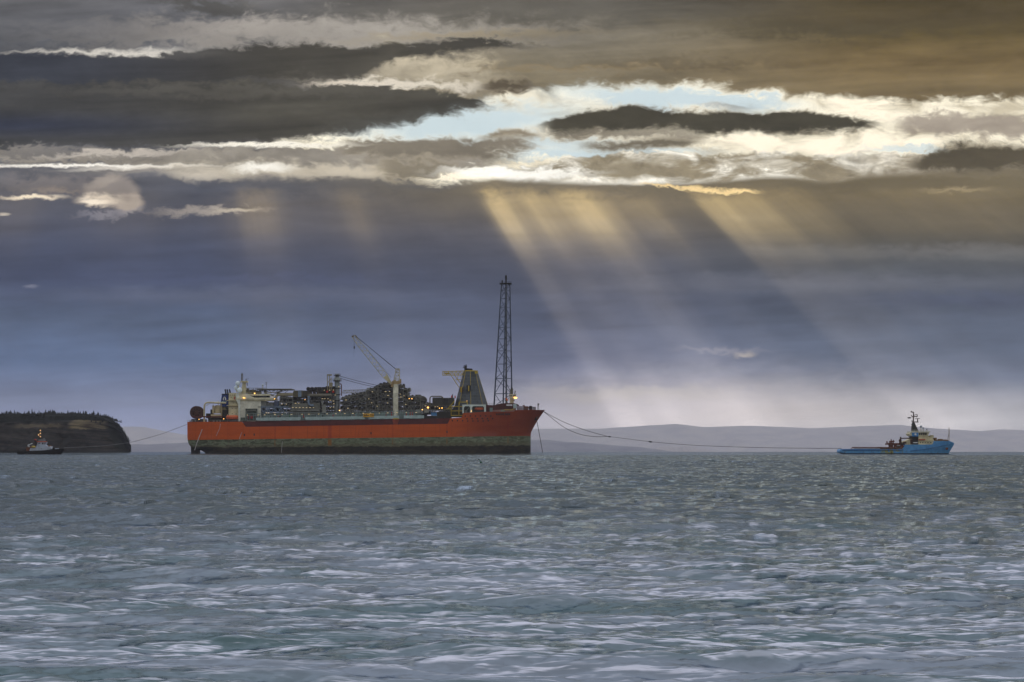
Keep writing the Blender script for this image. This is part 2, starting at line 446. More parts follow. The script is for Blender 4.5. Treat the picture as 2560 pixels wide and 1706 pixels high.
# veiled sun behind the cloud deck, ahead and to the left
sun = bpy.data.objects.new('sun', bpy.data.lights.new('sun', 'SUN'))
col.objects.link(sun)
sun.data.energy = 0.5
sun.data.angle = R_(110)
sun.data.color = (1.0, 0.95, 0.90)
d = Vector((math.sin(R_(SUN_AZ)) * math.cos(R_(SUN_EL)), math.cos(R_(SUN_AZ)) * math.cos(R_(SUN_EL)), math.sin(R_(SUN_EL))))
sun.rotation_euler = d.to_track_quat('Z', 'Y').to_euler()

# ------------------------------------------------------------------ materials
def material(name):
    m = bpy.data.materials.new(name)
    m.use_nodes = True
    t = m.node_tree
    b = t.nodes['Principled BSDF']
    return m, G(t), b


# ------------------------------------------------------------------ sea
def build_sea():
    rs = np.random.RandomState(7)
    ph = 0.021
    near = np.geomspace(0.4, 12.0, 26)[:-1]
    p = np.arange(EYE / 12.0, EYE / 85.0, -3.4e-4)
    mid = np.concatenate([EYE / p, np.arange(86.0, 420.0, 0.8), np.arange(420.0, 1000.0, 1.6)])
    far = np.geomspace(1001, 9500, 170)
    d = np.concatenate([[0.01], near, mid, far])
    dense = np.linspace(-16.0, 16.0, 720)
    steps = np.minimum(0.047 * 1.045 ** np.arange(1, 140), 4.0)
    side = 16.0 + np.cumsum(steps)
    side = np.append(side[side < 177], 180.0)
    ang = np.radians(np.concatenate([-side[::-1][1:], dense, side]))
    D, A = np.meshgrid(d, ang, indexing='ij')
    X, Y = D * np.sin(A), D * np.cos(A)
    row = np.gradient(d)[:, None] * np.ones_like(A)
    cs = D * np.gradient(ang)[None, :]
    Z = np.zeros_like(X)
    Zs = np.zeros_like(X)
    gust = 0.75 + 0.5 * (0.5 + 0.5 * np.sin(X * 0.021 + 1.3 + 1.7 * np.sin(Y * 0.013)) * np.sin(Y * 0.017 + 0.6 * np.sin(X * 0.03)))
    gust = gust * np.clip(0.80 + (Y + 0.25 * X - 20) / 160.0, 0.80, 1.5)
    NW = 130
    lam = np.geomspace(0.13, 11.0, NW)
    for i in range(NW):
        l = lam[i]
        th = rs.normal(0, 0.5) + 0.12
        kx, ky = math.sin(th), -math.cos(th)
        k = 2 * math.pi / l
        slope = 0.047 * (1.0 if l < 0.9 else (0.9 / l) ** 0.5)
        a = slope / k
        w = np.clip(1.6 - 2.6 * cs / l, 0, 1) * np.clip(1.5 - 0.35 * row / l, 0, 1)
        if w.max() <= 0:
            continue
        f = k * (kx * X + ky * Y) + rs.uniform(0, 6.28)
        f = f + 0.7 * np.sin(0.19 * k * (ky * X - kx * Y) + rs.uniform(0, 6.28))
        s = np.sin(f)
        h_ = 0.55 * s + 1.1 * (1 - np.abs(np.sin(0.5 * f))) ** 1.5
        Z += a * w * gust * h_
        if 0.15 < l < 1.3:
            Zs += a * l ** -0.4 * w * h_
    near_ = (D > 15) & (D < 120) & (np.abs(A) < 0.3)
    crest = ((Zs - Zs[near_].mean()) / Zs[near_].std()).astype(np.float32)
    Z -= Z.mean()
    Z += -D * D / (2 * EARTH)
    nr, nc = X.shape
    co = np.stack([X, Y, Z], -1).reshape(-1, 3).astype(np.float32)
    i = np.arange(nr * nc).reshape(nr, nc)
    a = i[:-1, :-1]; b = i[:-1, 1:]; c = i[1:, 1:]; e = i[1:, :-1]
    q = np.stack([a, b, c, e], -1).reshape(-1, 4)
    # close the ring behind the viewer
    q2 = np.stack([i[:-1, -1], i[:-1, 0], i[1:, 0], i[1:, -1]], -1)
    q = np.concatenate([q, q2]).astype(np.int32)
    me = bpy.data.meshes.new('sea')
    me.vertices.add(len(co)); me.vertices.foreach_set('co', co.ravel())
    me.loops.add(q.size); me.loops.foreach_set('vertex_index', q.ravel())
    me.polygons.add(len(q))
    me.polygons.foreach_set('loop_start', np.arange(0, q.size, 4, dtype=np.int32))
    me.polygons.foreach_set('use_smooth', np.ones(len(q), dtype=bool))
    me.update(calc_edges=True)
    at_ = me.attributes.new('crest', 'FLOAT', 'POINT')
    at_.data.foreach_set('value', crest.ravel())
    o = bpy.data.objects.new('sea', me)
    col.objects.link(o)
    o['kind'] = 'structure'
    m, q, b = material('sea_water')
    tcn = q.n('ShaderNodeTexCoord')
    P = tcn.outputs['Object']
    sp = q.n('ShaderNodeSeparateXYZ'); q.put(sp.inputs[0], P)
    x, y, _ = sp.outputs

    def slope(rot, stretch, scale, det, seed):
        c_, s_ = math.cos(rot), math.sin(rot)
        u = q.mad(x, c_ * stretch, q.mul(y, s_ * stretch))
        v = q.mad(x, -s_, q.mul(y, c_))
        nv = q.noise(q.vec(u, v, seed), scale, det, 0.62, 0.8, col=True)
        sb = q.n('ShaderNodeVectorMath', operation='SUBTRACT')
        q.put(sb.inputs[0], nv); sb.inputs[1].default_value = (0.5, 0.5, 0.5)
        return sb.outputs[0]

    def vm(op, a_, b_):
        nd = q.n('ShaderNodeVectorMath', operation=op)
        q.put(nd.inputs[0], a_); q.put(nd.inputs[1], b_)
        return nd.outputs[0]

    s1 = slope(0.35, 0.5, 4.4, 5, 0.0)
    s2 = slope(-0.3, 0.5, 13.0, 4, 4.0)
    s3 = slope(0.25, 0.55, 1.0, 5, 9.0)
    s4 = slope(-0.2, 0.5, 0.27, 4, 14.0)
    tot = vm('ADD', vm('MULTIPLY', s1, (0.20, 0.42, 0)), vm('ADD', vm('MULTIPLY', s2, (0.10, 0.22, 0)), vm('ADD', vm('MULTIPLY', s3, (0.2, 0.55, 0)), vm('MULTIPLY', s4, (0.12, 0.35, 0)))))
    # calmer water near the shore, a rougher wind-blown sea farther out
    wind = q.ss(q.mad(q.noise(q.vec(q.mul(x, 0.02), q.mul(y, 0.012), 8.0), 1.0, 3, 0.5), 60.0, q.mad(x, 0.10, y)), 45.0, 190.0, 1.25, 1.5)
    sc = q.n('ShaderNodeVectorMath', operation='SCALE'); q.put(sc.inputs[0], tot); q.put(sc.inputs['Scale'], wind)
    tot = sc.outputs[0]
    geo = q.n('ShaderNodeNewGeometry')
    nn = q.n('ShaderNodeVectorMath', operation='NORMALIZE')
    q.put(nn.inputs[0], vm('ADD', geo.outputs['Normal'], tot))
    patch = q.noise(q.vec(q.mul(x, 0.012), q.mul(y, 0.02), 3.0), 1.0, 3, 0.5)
    t_ = m.node_tree
    dif = q.n('ShaderNodeBsdfDiffuse'); glo = q.n('ShaderNodeBsdfGlossy'); fre = q.n('ShaderNodeFresnel'); mx = q.n('ShaderNodeMixShader')
    # foreground brightness painted into the water's body colour, plain dark water beyond
    near_lift = q.ss(q.mad(q.sub(patch, 0.5), 60.0, y), 110.0, 20.0)
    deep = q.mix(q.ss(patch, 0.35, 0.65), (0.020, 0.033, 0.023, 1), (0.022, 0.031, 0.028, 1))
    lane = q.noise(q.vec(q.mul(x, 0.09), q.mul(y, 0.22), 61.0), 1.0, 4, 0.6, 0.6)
    near_sheen = q.mix(q.ss(lane, 0.36, 0.62), (0.066, 0.115, 0.118, 1), (0.20, 0.232, 0.285, 1))  # broad sky sheen painted as pale lanes into the near water
    body = q.mix(near_lift, deep, near_sheen)

    def streaks(rot, sx, sy, seed, w):
        c_, s_ = math.cos(rot), math.sin(rot)
        u = q.mad(x, c_ * sx, q.mul(y, s_ * sx))
        v = q.mad(x, -s_ * sy, q.mul(y, c_ * sy))
        nz = q.noise(q.vec(u, v, seed), 1.0, 4, 0.55, 0.5)
        return q.ss(q.m('ABSOLUTE', q.sub(nz, 0.5)), w, 0.0)

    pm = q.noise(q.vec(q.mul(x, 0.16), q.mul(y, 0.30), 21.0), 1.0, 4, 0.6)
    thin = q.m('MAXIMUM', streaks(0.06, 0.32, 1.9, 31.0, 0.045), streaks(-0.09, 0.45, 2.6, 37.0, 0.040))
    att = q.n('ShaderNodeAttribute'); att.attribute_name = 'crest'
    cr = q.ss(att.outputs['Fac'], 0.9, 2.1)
    glint_cap = q.mul(q.mul(q.m('MAXIMUM', q.mul(thin, q.ss(att.outputs['Fac'], -0.4, 0.8)), q.mul(cr, 0.4)), q.ss(q.mad(x, 0.005, pm), 0.37, 0.52)), q.ss(y, 130.0, 36.0))  # bright glints along the wave crests, painted into the colour
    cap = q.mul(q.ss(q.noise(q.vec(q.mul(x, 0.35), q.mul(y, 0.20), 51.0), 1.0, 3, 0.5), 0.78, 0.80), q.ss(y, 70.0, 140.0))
    glint_cap = q.m('MAXIMUM', glint_cap, q.mul(cap, 0.6))
    q.put(dif.inputs['Color'], q.mix(glint_cap, body, (0.68, 0.70, 0.83, 1)))  # pale lavender for the painted glints and the whitecaps farther out
    glo.inputs['Color'].default_value = (0.42, 0.50, 0.60, 1)
    q.put(glo.inputs['Roughness'], q.lerp(near_lift, 0, 1, 0.07, 0.11))
    fre.inputs['IOR'].default_value = 1.333
    for nd in (dif, glo, fre):
        q.put(nd.inputs['Normal'], nn.outputs[0])
    q.put(mx.inputs[0], q.mul(fre.outputs[0], q.m('SUBTRACT', 1.0, q.mul(glint_cap, 0.8))))
    t_.links.new(dif.outputs[0], mx.inputs[1]); t_.links.new(glo.outputs[0], mx.inputs[2])
    t_.links.new(mx.outputs[0], t_.nodes['Material Output'].inputs['Surface'])
    t_.nodes.remove(b)
    me.materials.append(m)
    return o


build_sea()


# ------------------------------------------------------------------ far hills
def make_hills(name, outline, Y, depth, c, seed):
    """a real ridge: the outline (photo x, y) stands at distance Y, slopes run down towards and away from the viewer"""
    rs = np.random.RandomState(seed)
    xs = np.array([a for a, b in outline], float); ys = np.array([b for a, b in outline], float)
    n = 260
    px = np.linspace(xs[0], xs[-1], n)
    py = np.interp(px, xs, ys)
    for k in range(6):
        py = py + rs.uniform(0.1, 0.5) * np.sin(px * (0.02 * 1.9 ** k) + rs.uniform(0, 6)) * (0.8 ** k)
    verts, faces = [], []
    prof = [(-1.0, 0.0), (-0.7, 0.22), (-0.45, 0.5), (-0.2, 0.82), (0, 1.0), (0.4, 0.7), (1.0, 0.0)]
    z0 = sea_z(Y) - 25
    for j, (t, hgt) in enumerate(prof):
        for i_ in range(n):
            pt = at(px[i_], py[i_], Y)
            ztop = pt.z
            wig = 1 + 0.12 * math.sin(i_ * 0.31 + j * 1.7) + 0.08 * math.sin(i_ * 0.83 + j)
            hh = hgt if j in (0, 4, 6) else hgt * (0.92 + 0.08 * wig)
            verts.append((pt.x, Y + t * depth * (wig if j not in (4,) else 1), z0 + (ztop - z0) * hh))
    m_ = len(prof)
    for j in range(m_ - 1):
        for i_ in range(n - 1):
            a = j * n + i_
            faces.append((a, a + 1, a + n + 1, a + n))
    me = bpy.data.meshes.new(name)
    me.from_pydata(verts, [], faces)
    for p_ in me.polygons:
        p_.use_smooth = True
    o = bpy.data.objects.new(name, me)
    col.objects.link(o)
    o['kind'] = 'structure'
    m, q, b = material(name + '_ground')
    tcn = q.n('ShaderNodeTexCoord')
    nz = q.noise(tcn.outputs['Object'], 0.004, 5, 0.6)
    q.put(b.inputs['Base Color'], q.mix(q.ss(nz, 0.35, 0.65), c, (c[0] * 1.4, c[1] * 1.35, c[2] * 1.2, 1)))
    b.inputs['Roughness'].default_value = 0.95
    me.materials.append(m)


make_hills('hills', [(-400, 1085), (0, 1080), (200, 1072), (330, 1067), (360, 1068), (420, 1080), (470, 1088), (700, 1085), (1100, 1078), (1320, 1074), (1370, 1072), (1500, 1072), (1600, 1066), (1690, 1060), (1760, 1068), (1860, 1065), (1960, 1068), (2030, 1071), (2150, 1066), (2250, 1063), (2330, 1071), (2450, 1078), (2500, 1074), (2560, 1076), (2900, 1090)], 23000, 2600, (0.205, 0.195, 0.215, 1), 1)
make_hills('hills', [(150, 1128), (280, 1116), (340, 1110), (370, 1112), (420, 1109), (480, 1106), (700, 1100), (1100, 1096), (1340, 1101), (1370, 1100), (1420, 1106), (1450, 1106), (1530, 1114), (1600, 1118), (1650, 1124), (1690, 1131), (1720, 1134)], 11500, 900, (0.115, 0.12, 0.165, 1), 2)
make_hills('hills', [(1600, 1131), (1650, 1118), (1672, 1115), (1690, 1119), (1705, 1114), (1730, 1117), (1760, 1122), (1800, 1130), (1830, 1134)], 17500, 900, (0.22, 0.205, 0.225, 1), 3)


# ------------------------------------------------------------------ haze
def build_haze():
    bm = bmesh.new()
    bmesh.ops.create_cube(bm, size=1)
    x0, x1, y0, y1, z0, z1 = -14000, 14000, -3000, 27000, -95, HAZE_TOP
    for v in bm.verts:
        v.co = Vector((x0 if v.co.x < 0 else x1, y0 if v.co.y < 0 else y1, z0 if v.co.z < 0 else z1))
    me = bpy.data.meshes.new('haze')
    bm.to_mesh(me)
    o = bpy.data.objects.new('haze', me)
    col.objects.link(o)
    o['kind'] = 'stuff'
    m = bpy.data.materials.new('haze_air')
    m.use_nodes = True
    t = m.node_tree
    t.nodes.remove(t.nodes['Principled BSDF'])
    v = t.nodes.new('ShaderNodeVolumePrincipled')
    v.inputs['Color'].default_value = (0.84, 0.85, 0.96, 1)
    v.inputs['Density'].default_value = HAZE
    v.inputs['Anisotropy'].default_value = 0.35
    t.links.new(v.outputs[0], t.nodes['Material Output'].inputs['Volume'])
    me.materials.append(m)


build_haze()


# ------------------------------------------------------------------ mesh helpers
class MB:
    """collects shapes and links them as one mesh object"""

    def __init__(s):
        s.v, s.f = [], []

    def add(s, vs, fs):
        n = len(s.v)
        s.v += [tuple(v) for v in vs]
        s.f += [tuple(i + n for i in f) for f in fs]
        return s

    def box(s, x0, x1, y0, y1, z0, z1, taper=0.0):
        t = taper
        vs = [(x0, y0, z0), (x1, y0, z0), (x1, y1, z0), (x0, y1, z0), (x0 + t, y0 + t, z1), (x1 - t, y0 + t, z1), (x1 - t, y1 - t, z1), (x0 + t, y1 - t, z1)]
        return s.add(vs, [(3, 2, 1, 0), (4, 5, 6, 7), (0, 1, 5, 4), (1, 2, 6, 5), (2, 3, 7, 6), (3, 0, 4, 7)])

    def bar(s, a, b, r, n=5, r2=None):
        a, b = Vector(a), Vector(b)
        r2 = r if r2 is None else r2
        d = (b - a)
        if d.length < 1e-6:
            return s
        d.normalize()
        u = d.orthogonal().normalized()
        w = d.cross(u)
        vs = []
        for p, rr in ((a, r), (b, r2)):
            for k in range(n):
                t = 2 * math.pi * k / n
                vs.append(p + (u * math.cos(t) + w * math.sin(t)) * rr)
        fs = [(k, (k + 1) % n, n + (k + 1) % n, n + k) for k in range(n)]
        fs += [tuple(range(n - 1, -1, -1)), tuple(range(n, 2 * n))]
        return s.add(vs, fs)

    def tube(s, pts_, r, n=6):
        pts_ = [Vector(p) for p in pts_]
        rings = []
        for i, p in enumerate(pts_):
            d = (pts_[min(i + 1, len(pts_) - 1)] - pts_[max(i - 1, 0)]).normalized()
            u = d.cross(Vector((0.03, 1, 0.02))).normalized() if abs(d.y) < 0.9 else d.cross(Vector((0, 0, 1))).normalized()
            w = d.cross(u)
            rings.append([p + (u * math.cos(2 * math.pi * k / n) + w * math.sin(2 * math.pi * k / n)) * r for k in range(n)])
        vs = [v for rg in rings for v in rg]
        fs = []
        for i in range(len(rings) - 1):
            for k in range(n):
                fs.append((i * n + k, i * n + (k + 1) % n, (i + 1) * n + (k + 1) % n, (i + 1) * n + k))
        fs += [tuple(range(n - 1, -1, -1)), tuple(range((len(rings) - 1) * n, len(rings) * n))]
        return s.add(vs, fs)

    def lathe(s, c, prof, axis='z', n=16):
        c = Vector(c)
        vs, fs = [], []
        for r, h in prof:
            for k in range(n):
                t = 2 * math.pi * k / n
                a, b = r * math.cos(t), r * math.sin(t)
                p = {'z': (a, b, h), 'y': (a, h, b), 'x': (h, a, b)}[axis]
                vs.append(c + Vector(p))
        for i in range(len(prof) - 1):
            for k in range(n):
                fs.append((i * n + k, i * n + (k + 1) % n, (i + 1) * n + (k + 1) % n, (i + 1) * n + k))
        fs += [tuple(range(n - 1, -1, -1)), tuple(range((len(prof) - 1) * n, len(prof) * n))]
        return s.add(vs, fs)

    def ball(s, c, r, n=14, m=8, sx=1, sy=1, sz=1):
        prof = [(max(r * math.sin(math.pi * i / m), r * 0.02), -r * math.cos(math.pi * i / m)) for i in range(m + 1)]
        k0 = len(s.v)
        s.lathe((0, 0, 0), prof, 'z', n)
        for i in range(k0, len(s.v)):
            x, y, z = s.v[i]
            s.v[i] = (c[0] + x * sx, c[1] + y * sy, c[2] + z * sz)
        return s

    def prism(s, poly, y0, y1):
        """outline of (x, z) points pushed through from y0 to y1"""
        n = len(poly)
        vs = [(x, y0, z) for x, z in poly] + [(x, y1, z) for x, z in poly]
        fs = [tuple(range(n)), tuple(range(2 * n - 1, n - 1, -1))]
        fs += [(k, n + k, n + (k + 1) % n, (k + 1) % n) for k in range(n)]
        return s.add(vs, fs)

    def truss(s, a0, a1, b0, b1, nb, r, rb=None):
        """lattice girder between chord a0-a1 and chord b0-b1"""
        rb = rb or r * 0.7
        a0, a1, b0, b1 = map(Vector, (a0, a1, b0, b1))
        s.bar(a0, a1, r); s.bar(b0, b1, r)
        for k in range(nb):
            p, q_ = a0.lerp(a1, k / nb), a0.lerp(a1, (k + 1) / nb)
            u, w = b0.lerp(b1, k / nb), b0.lerp(b1, (k + 1) / nb)
            s.bar(p, u, rb)
            s.bar(p, w, rb) if k % 2 else s.bar(u, q_, rb)
        s.bar(a1, b1, rb)
        return s

    def frame(s, x0, x1, y0, y1, z0, z1, nx, nz, r, brace=True):
        """steel module frame: posts, floor beams and braces on the front and back faces"""
        for y in (y0, y1):
            for i in range(nx + 1):
                x = x0 + (x1 - x0) * i / nx
                s.bar((x, y, z0), (x, y, z1), r, 4)
            for k in range(1, nz + 1):
                z = z0 + (z1 - z0) * k / nz
                s.bar((x0, y, z), (x1, y, z), r, 4)
            if brace:
                for i in range(nx):
                    for k in range(nz):
                        if (i * 3 + k * 5 + int(x0)) % 3 == 0:
                            xa, xb = x0 + (x1 - x0) * i / nx, x0 + (x1 - x0) * (i + 1) / nx
                            za, zb = z0 + (z1 - z0) * k / nz, z0 + (z1 - z0) * (k + 1) / nz
                            xm = (xa + xb) / 2
                            s.bar((xa, y, za), (xm, y, zb), r * 0.7, 4)
                            s.bar((xb, y, za), (xm, y, zb), r * 0.7, 4)
        for i in range(nx + 1):
            x = x0 + (x1 - x0) * i / nx
            for k in range(1, nz + 1):
                z = z0 + (z1 - z0) * k / nz
                s.bar((x, y0, z), (x, y1, z), r, 4)
        return s

    def rail(s, pts_, h=1.1, step_=3.0, r=0.07):
        pts_ = [Vector(p) for p in pts_]
        for a, b in zip(pts_, pts_[1:]):
            n = max(1, int((b - a).length / step_))
            for k in range(n + 1):
                p = a.lerp(b, k / n)
                s.bar(p, p + Vector((0, 0, h)), r, 4)
            for t in (0.55, 1.0):
                s.bar(a + Vector((0, 0, h * t)), b + Vector((0, 0, h * t)), r, 4)
        return s

    def build(s, name, m, parent=None, smooth=False, loc=None):
        me = bpy.data.meshes.new(name)
        me.from_pydata(s.v, [], s.f)
        bm = bmesh.new(); bm.from_mesh(me)
        bmesh.ops.recalc_face_normals(bm, faces=bm.faces)
        bm.to_mesh(me); bm.free()
        if smooth:
            for p in me.polygons:
                p.use_smooth = True
            if hasattr(me, 'set_sharp_from_angle'):
                me.set_sharp_from_angle(angle=R_(42))
        me.materials.append(m)
        o = bpy.data.objects.new(name, me)
        col.objects.link(o)
        if parent is not None:
            o.parent = parent
        if loc is not None:
            o.location = loc
        return o


def thing(name, label, cat, loc, group=None, rz=0.0):
    o = bpy.data.objects.new(name, None)
    col.objects.link(o)
    o.empty_display_size = 1
    o.location = loc
    o.rotation_euler = (0, 0, rz)
    o['label'] = label
    o['category'] = cat
    if group:
        o['group'] = group
    return o


MATS = {}


def paint(name, c, rough=0.55, dirt=0.35, dirt_c=(0.10, 0.055, 0.03), scale=0.35, metal=0.0):
    """weathered paint: patchy tone and vertical rust runs"""
    if name in MATS:
        return MATS[name]
    m, q, b = material(name)
    tcn = q.n('ShaderNodeTexCoord')
    sp = q.n('ShaderNodeSeparateXYZ'); q.put(sp.inputs[0], tcn.outputs['Object'])
    x, y, z = sp.outputs
    n1 = q.noise(tcn.outputs['Object'], scale * 0.6, 5, 0.6)
    n2 = q.noise(q.vec(q.mul(x, 1.0), q.mul(y, 1.0), q.mul(z, 0.12)), scale * 2.2, 4, 0.6)
    base = q.mix(q.ss(n1, 0.3, 0.7), (c[0] * 0.8, c[1] * 0.8, c[2] * 0.8, 1), (min(c[0] * 1.18, 1), min(c[1] * 1.18, 1), min(c[2] * 1.18, 1), 1))
    cc = q.mix(q.mul(q.ss(n2, 0.54, 0.78), dirt), base, dirt_c + (1,))
    q.put(b.inputs['Base Color'], cc)
    q.put(b.inputs['Roughness'], q.lerp(n1, 0, 1, rough - 0.1, min(rough + 0.15, 1)))
    b.inputs['Metallic'].default_value = metal
    b.inputs['Specular IOR Level'].default_value = 0.25
    MATS[name] = m
    return m


def lamp_mat(name, c, power):
    if name in MATS:
        return MATS[name]
    m, q, b = material(name)
    b.inputs['Base Color'].default_value = c[:3] + (1,)
    b.inputs['Emission Color'].default_value = c[:3] + (1,)
    b.inputs['Emission Strength'].default_value = power
    MATS[name] = m
    return m


CREAM = paint('cream_paint', (0.52, 0.48, 0.33), 0.5, 0.45)
WHITE = paint('white_paint', (0.74, 0.76, 0.76), 0.45, 0.2)
DOME = paint('dome_white', (0.62, 0.72, 0.82), 0.5, 0.05)
GREY = paint('grey_steel', (0.11, 0.115, 0.105), 0.6, 0.5)
LGREY = paint('light_grey_steel', (0.21, 0.22, 0.21), 0.6, 0.4)
DARK = paint('dark_equipment', (0.020, 0.017, 0.012), 0.7, 0.6, (0.08, 0.045, 0.02))
BLACK = paint('black_steel', (0.012, 0.012, 0.013), 0.7, 0.2)
BLUEG = paint('blue_grey_steel', (0.16, 0.22, 0.32), 0.55, 0.25)
TOWERB = paint('tower_steel', (0.045, 0.062, 0.10), 0.6, 0.25)
TEAL = paint('teal_grey_paint', (0.17, 0.25, 0.25), 0.6, 0.3)
PALEB = paint('pale_teal_paint', (0.34, 0.45, 0.48), 0.6, 0.25)
YELLOW = paint('yellow_paint', (0.44, 0.33, 0.03), 0.55, 0.35)
OLIVE = paint('olive_cladding', (0.11, 0.10, 0.065), 0.7, 0.4)
MAROON = paint('maroon_paint', (0.085, 0.012, 0.009), 0.6, 0.25)
ORANGE = paint('lifeboat_orange', (0.62, 0.13, 0.04), 0.45, 0.15)
REDP = paint('signal_red', (0.45, 0.02, 0.015), 0.5, 0.1)
RUST = paint('rusty_brown', (0.13, 0.050, 0.028), 0.8, 0.5, (0.05, 0.02, 0.012))
NAVY = paint('funnel_blue', (0.012, 0.035, 0.19), 0.45, 0.15)
GLASS = paint('dark_window', (0.015, 0.018, 0.022), 0.15, 0.0)
CABLE = paint('cable_grey', (0.06, 0.06, 0.065), 0.7, 0.1)
LAMP_W = lamp_mat('warm_white_lamp', (1.0, 0.78, 0.42), 0.36)
LAMP_O = lamp_mat('orange_flood_lamp', (1.0, 0.50, 0.11), 4.0)

# ------------------------------------------------------------------ production ship
SHIP_Y = 1800.0
ship_loc = at(468, 1133.4, SHIP_Y)
ship_loc.z = sea_z(SHIP_Y)
ship = thing('production_ship', 'huge orange and green oil production ship with crane, pyramid and lattice flare tower', 'ship', ship_loc)
ZERO = at(468, 1133.4, SHIP_Y).z


def S(px, py, y=0.0):
    """ship coordinates (metres) of the point y metres inboard of the near side seen at a photo position"""
    p = at(px, py, SHIP_Y + y)
    return Vector((p.x - ship_loc.x, y, p.z - ZERO))


def sbox(mb, px0, px1, py0, py1, y0, y1, taper=0.0):
    a, b = S(px0, py1, y0), S(px1, py0, y0)
    return mb.box(a.x, b.x, y0, y1, a.z, b.z, taper)


def spoly(mb, pl, y0, y1):
    return mb.prism([(S(a, b, y0).x, S(a, b, y0).z) for a, b in pl], y0, y1)


def hull_material():
    m, q, b = material('ship_hull_paint')
    tcn = q.n('ShaderNodeTexCoord')
    sp = q.n('ShaderNodeSeparateXYZ'); q.put(sp.inputs[0], tcn.outputs['Object'])
    x, y, z = sp.outputs
    zt = q.mad(x, -3.3 / 277.0, z)                       # painted lines follow the ship's slight trim
    runs = q.noise(q.vec(q.mul(x, 1.0), q.mul(y, 1.0), q.mul(z, 0.07)), 0.55, 5, 0.6)
    plates = q.noise(q.vec(q.mul(x, 0.05), 0.0, q.mul(z, 0.2)), 1.0, 4, 0.6)
    smear = q.noise(q.vec(q.mul(x, 0.16), 0.0, q.mul(z, 0.42)), 1.0, 7, 0.66, 1.2)
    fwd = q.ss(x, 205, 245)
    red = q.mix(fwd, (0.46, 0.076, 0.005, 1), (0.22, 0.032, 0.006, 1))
    red = q.mix(q.ss(plates, 0.35, 0.7), red, q.mix(fwd, (0.53, 0.094, 0.007, 1), (0.26, 0.045, 0.008, 1)))
    red = q.mix(q.mul(q.ss(runs, 0.56, 0.75), 0.45), red, (0.20, 0.035, 0.015, 1))
    seam = q.ss(q.m('ABSOLUTE', q.sub(q.m('FRACT', q.mul(x, 1 / 13.0)), 0.5)), 0.018, 0.006)
    seam2 = q.ss(q.m('ABSOLUTE', q.sub(q.m('FRACT', q.mul(zt, 1 / 3.4)), 0.5)), 0.04, 0.015)
    red = q.mix(q.mul(q.m('MAXIMUM', seam, q.mul(seam2, 0.6)), 0.35), red, (0.15, 0.02, 0.006, 1))
    rst = q.noise(q.vec(q.mul(x, 1.0), 0.0, q.mul(zt, 0.045)), 0.9, 4, 0.7)
    red = q.mix(q.mul(q.mul(q.ss(rst, 0.60, 0.72), q.ss(zt, 10.0, 20.0)), 0.5), red, (0.17, 0.05, 0.015, 1))
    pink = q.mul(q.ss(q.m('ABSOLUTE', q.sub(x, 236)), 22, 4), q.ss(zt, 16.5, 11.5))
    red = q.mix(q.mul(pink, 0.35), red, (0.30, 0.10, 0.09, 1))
    grn = q.mix(q.ss(smear, 0.35, 0.62), (0.070, 0.082, 0.042, 1), (0.165, 0.20, 0.135, 1))
    grn = q.mix(q.ss(q.add(smear, q.mul(q.sub(runs, 0.5), 0.6)), 0.60, 0.72), grn, (0.34, 0.34, 0.24, 1))
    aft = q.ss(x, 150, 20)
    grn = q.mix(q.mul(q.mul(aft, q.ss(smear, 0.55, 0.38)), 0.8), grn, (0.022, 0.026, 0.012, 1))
    grn = q.mix(q.mul(q.ss(runs, 0.52, 0.68), 0.5), grn, (0.075, 0.06, 0.03, 1))
    grn = q.mix(q.mul(q.ss(zt, 7.4, 4.6), 0.55), grn, (0.10, 0.085, 0.05, 1))
    blk = q.mix(q.ss(smear, 0.4, 0.65), (0.010, 0.009, 0.006, 1), (0.040, 0.030, 0.016, 1))
    # one big rust run amidships and a few thin ones
    rx = q.mul(q.ss(q.m('ABSOLUTE', q.sub(x, 115.5)), 2.2, 0.8), q.ss(zt, 2.0, 5.0))
    for xr in (71.0, 166.5, 210.5, 260.0):
        rx = q.m('MAXIMUM', rx, q.mul(q.ss(q.m('ABSOLUTE', q.sub(x, xr)), 0.9, 0.3), 0.55))
    line1 = q.ss(q.mad(q.sub(smear, 0.5), 0.6, zt), 10.62, 10.82)
    line2 = q.ss(q.mad(q.sub(smear, 0.5), 3.0, q.mad(x, 0.006, zt)), 4.3, 5.1)
    c = q.mix(line2, blk, grn)
    c = q.mix(q.mul(q.mul(rx, q.ss(zt, 11.0, 9.0)), q.ss(zt, 4.2, 5.6)), c, (0.22, 0.10, 0.02, 1))
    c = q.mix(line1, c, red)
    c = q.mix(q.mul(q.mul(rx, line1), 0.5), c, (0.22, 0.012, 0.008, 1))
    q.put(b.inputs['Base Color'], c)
    b.inputs['Roughness'].default_value = 0.62
    b.inputs['Specular IOR Level'].default_value = 0.12
    return m


HULLM = hull_material()


def interp(x, l):
    return float(np.interp(x, [a for a, _ in l], [b for _, b in l]))


BEAM = 45.0


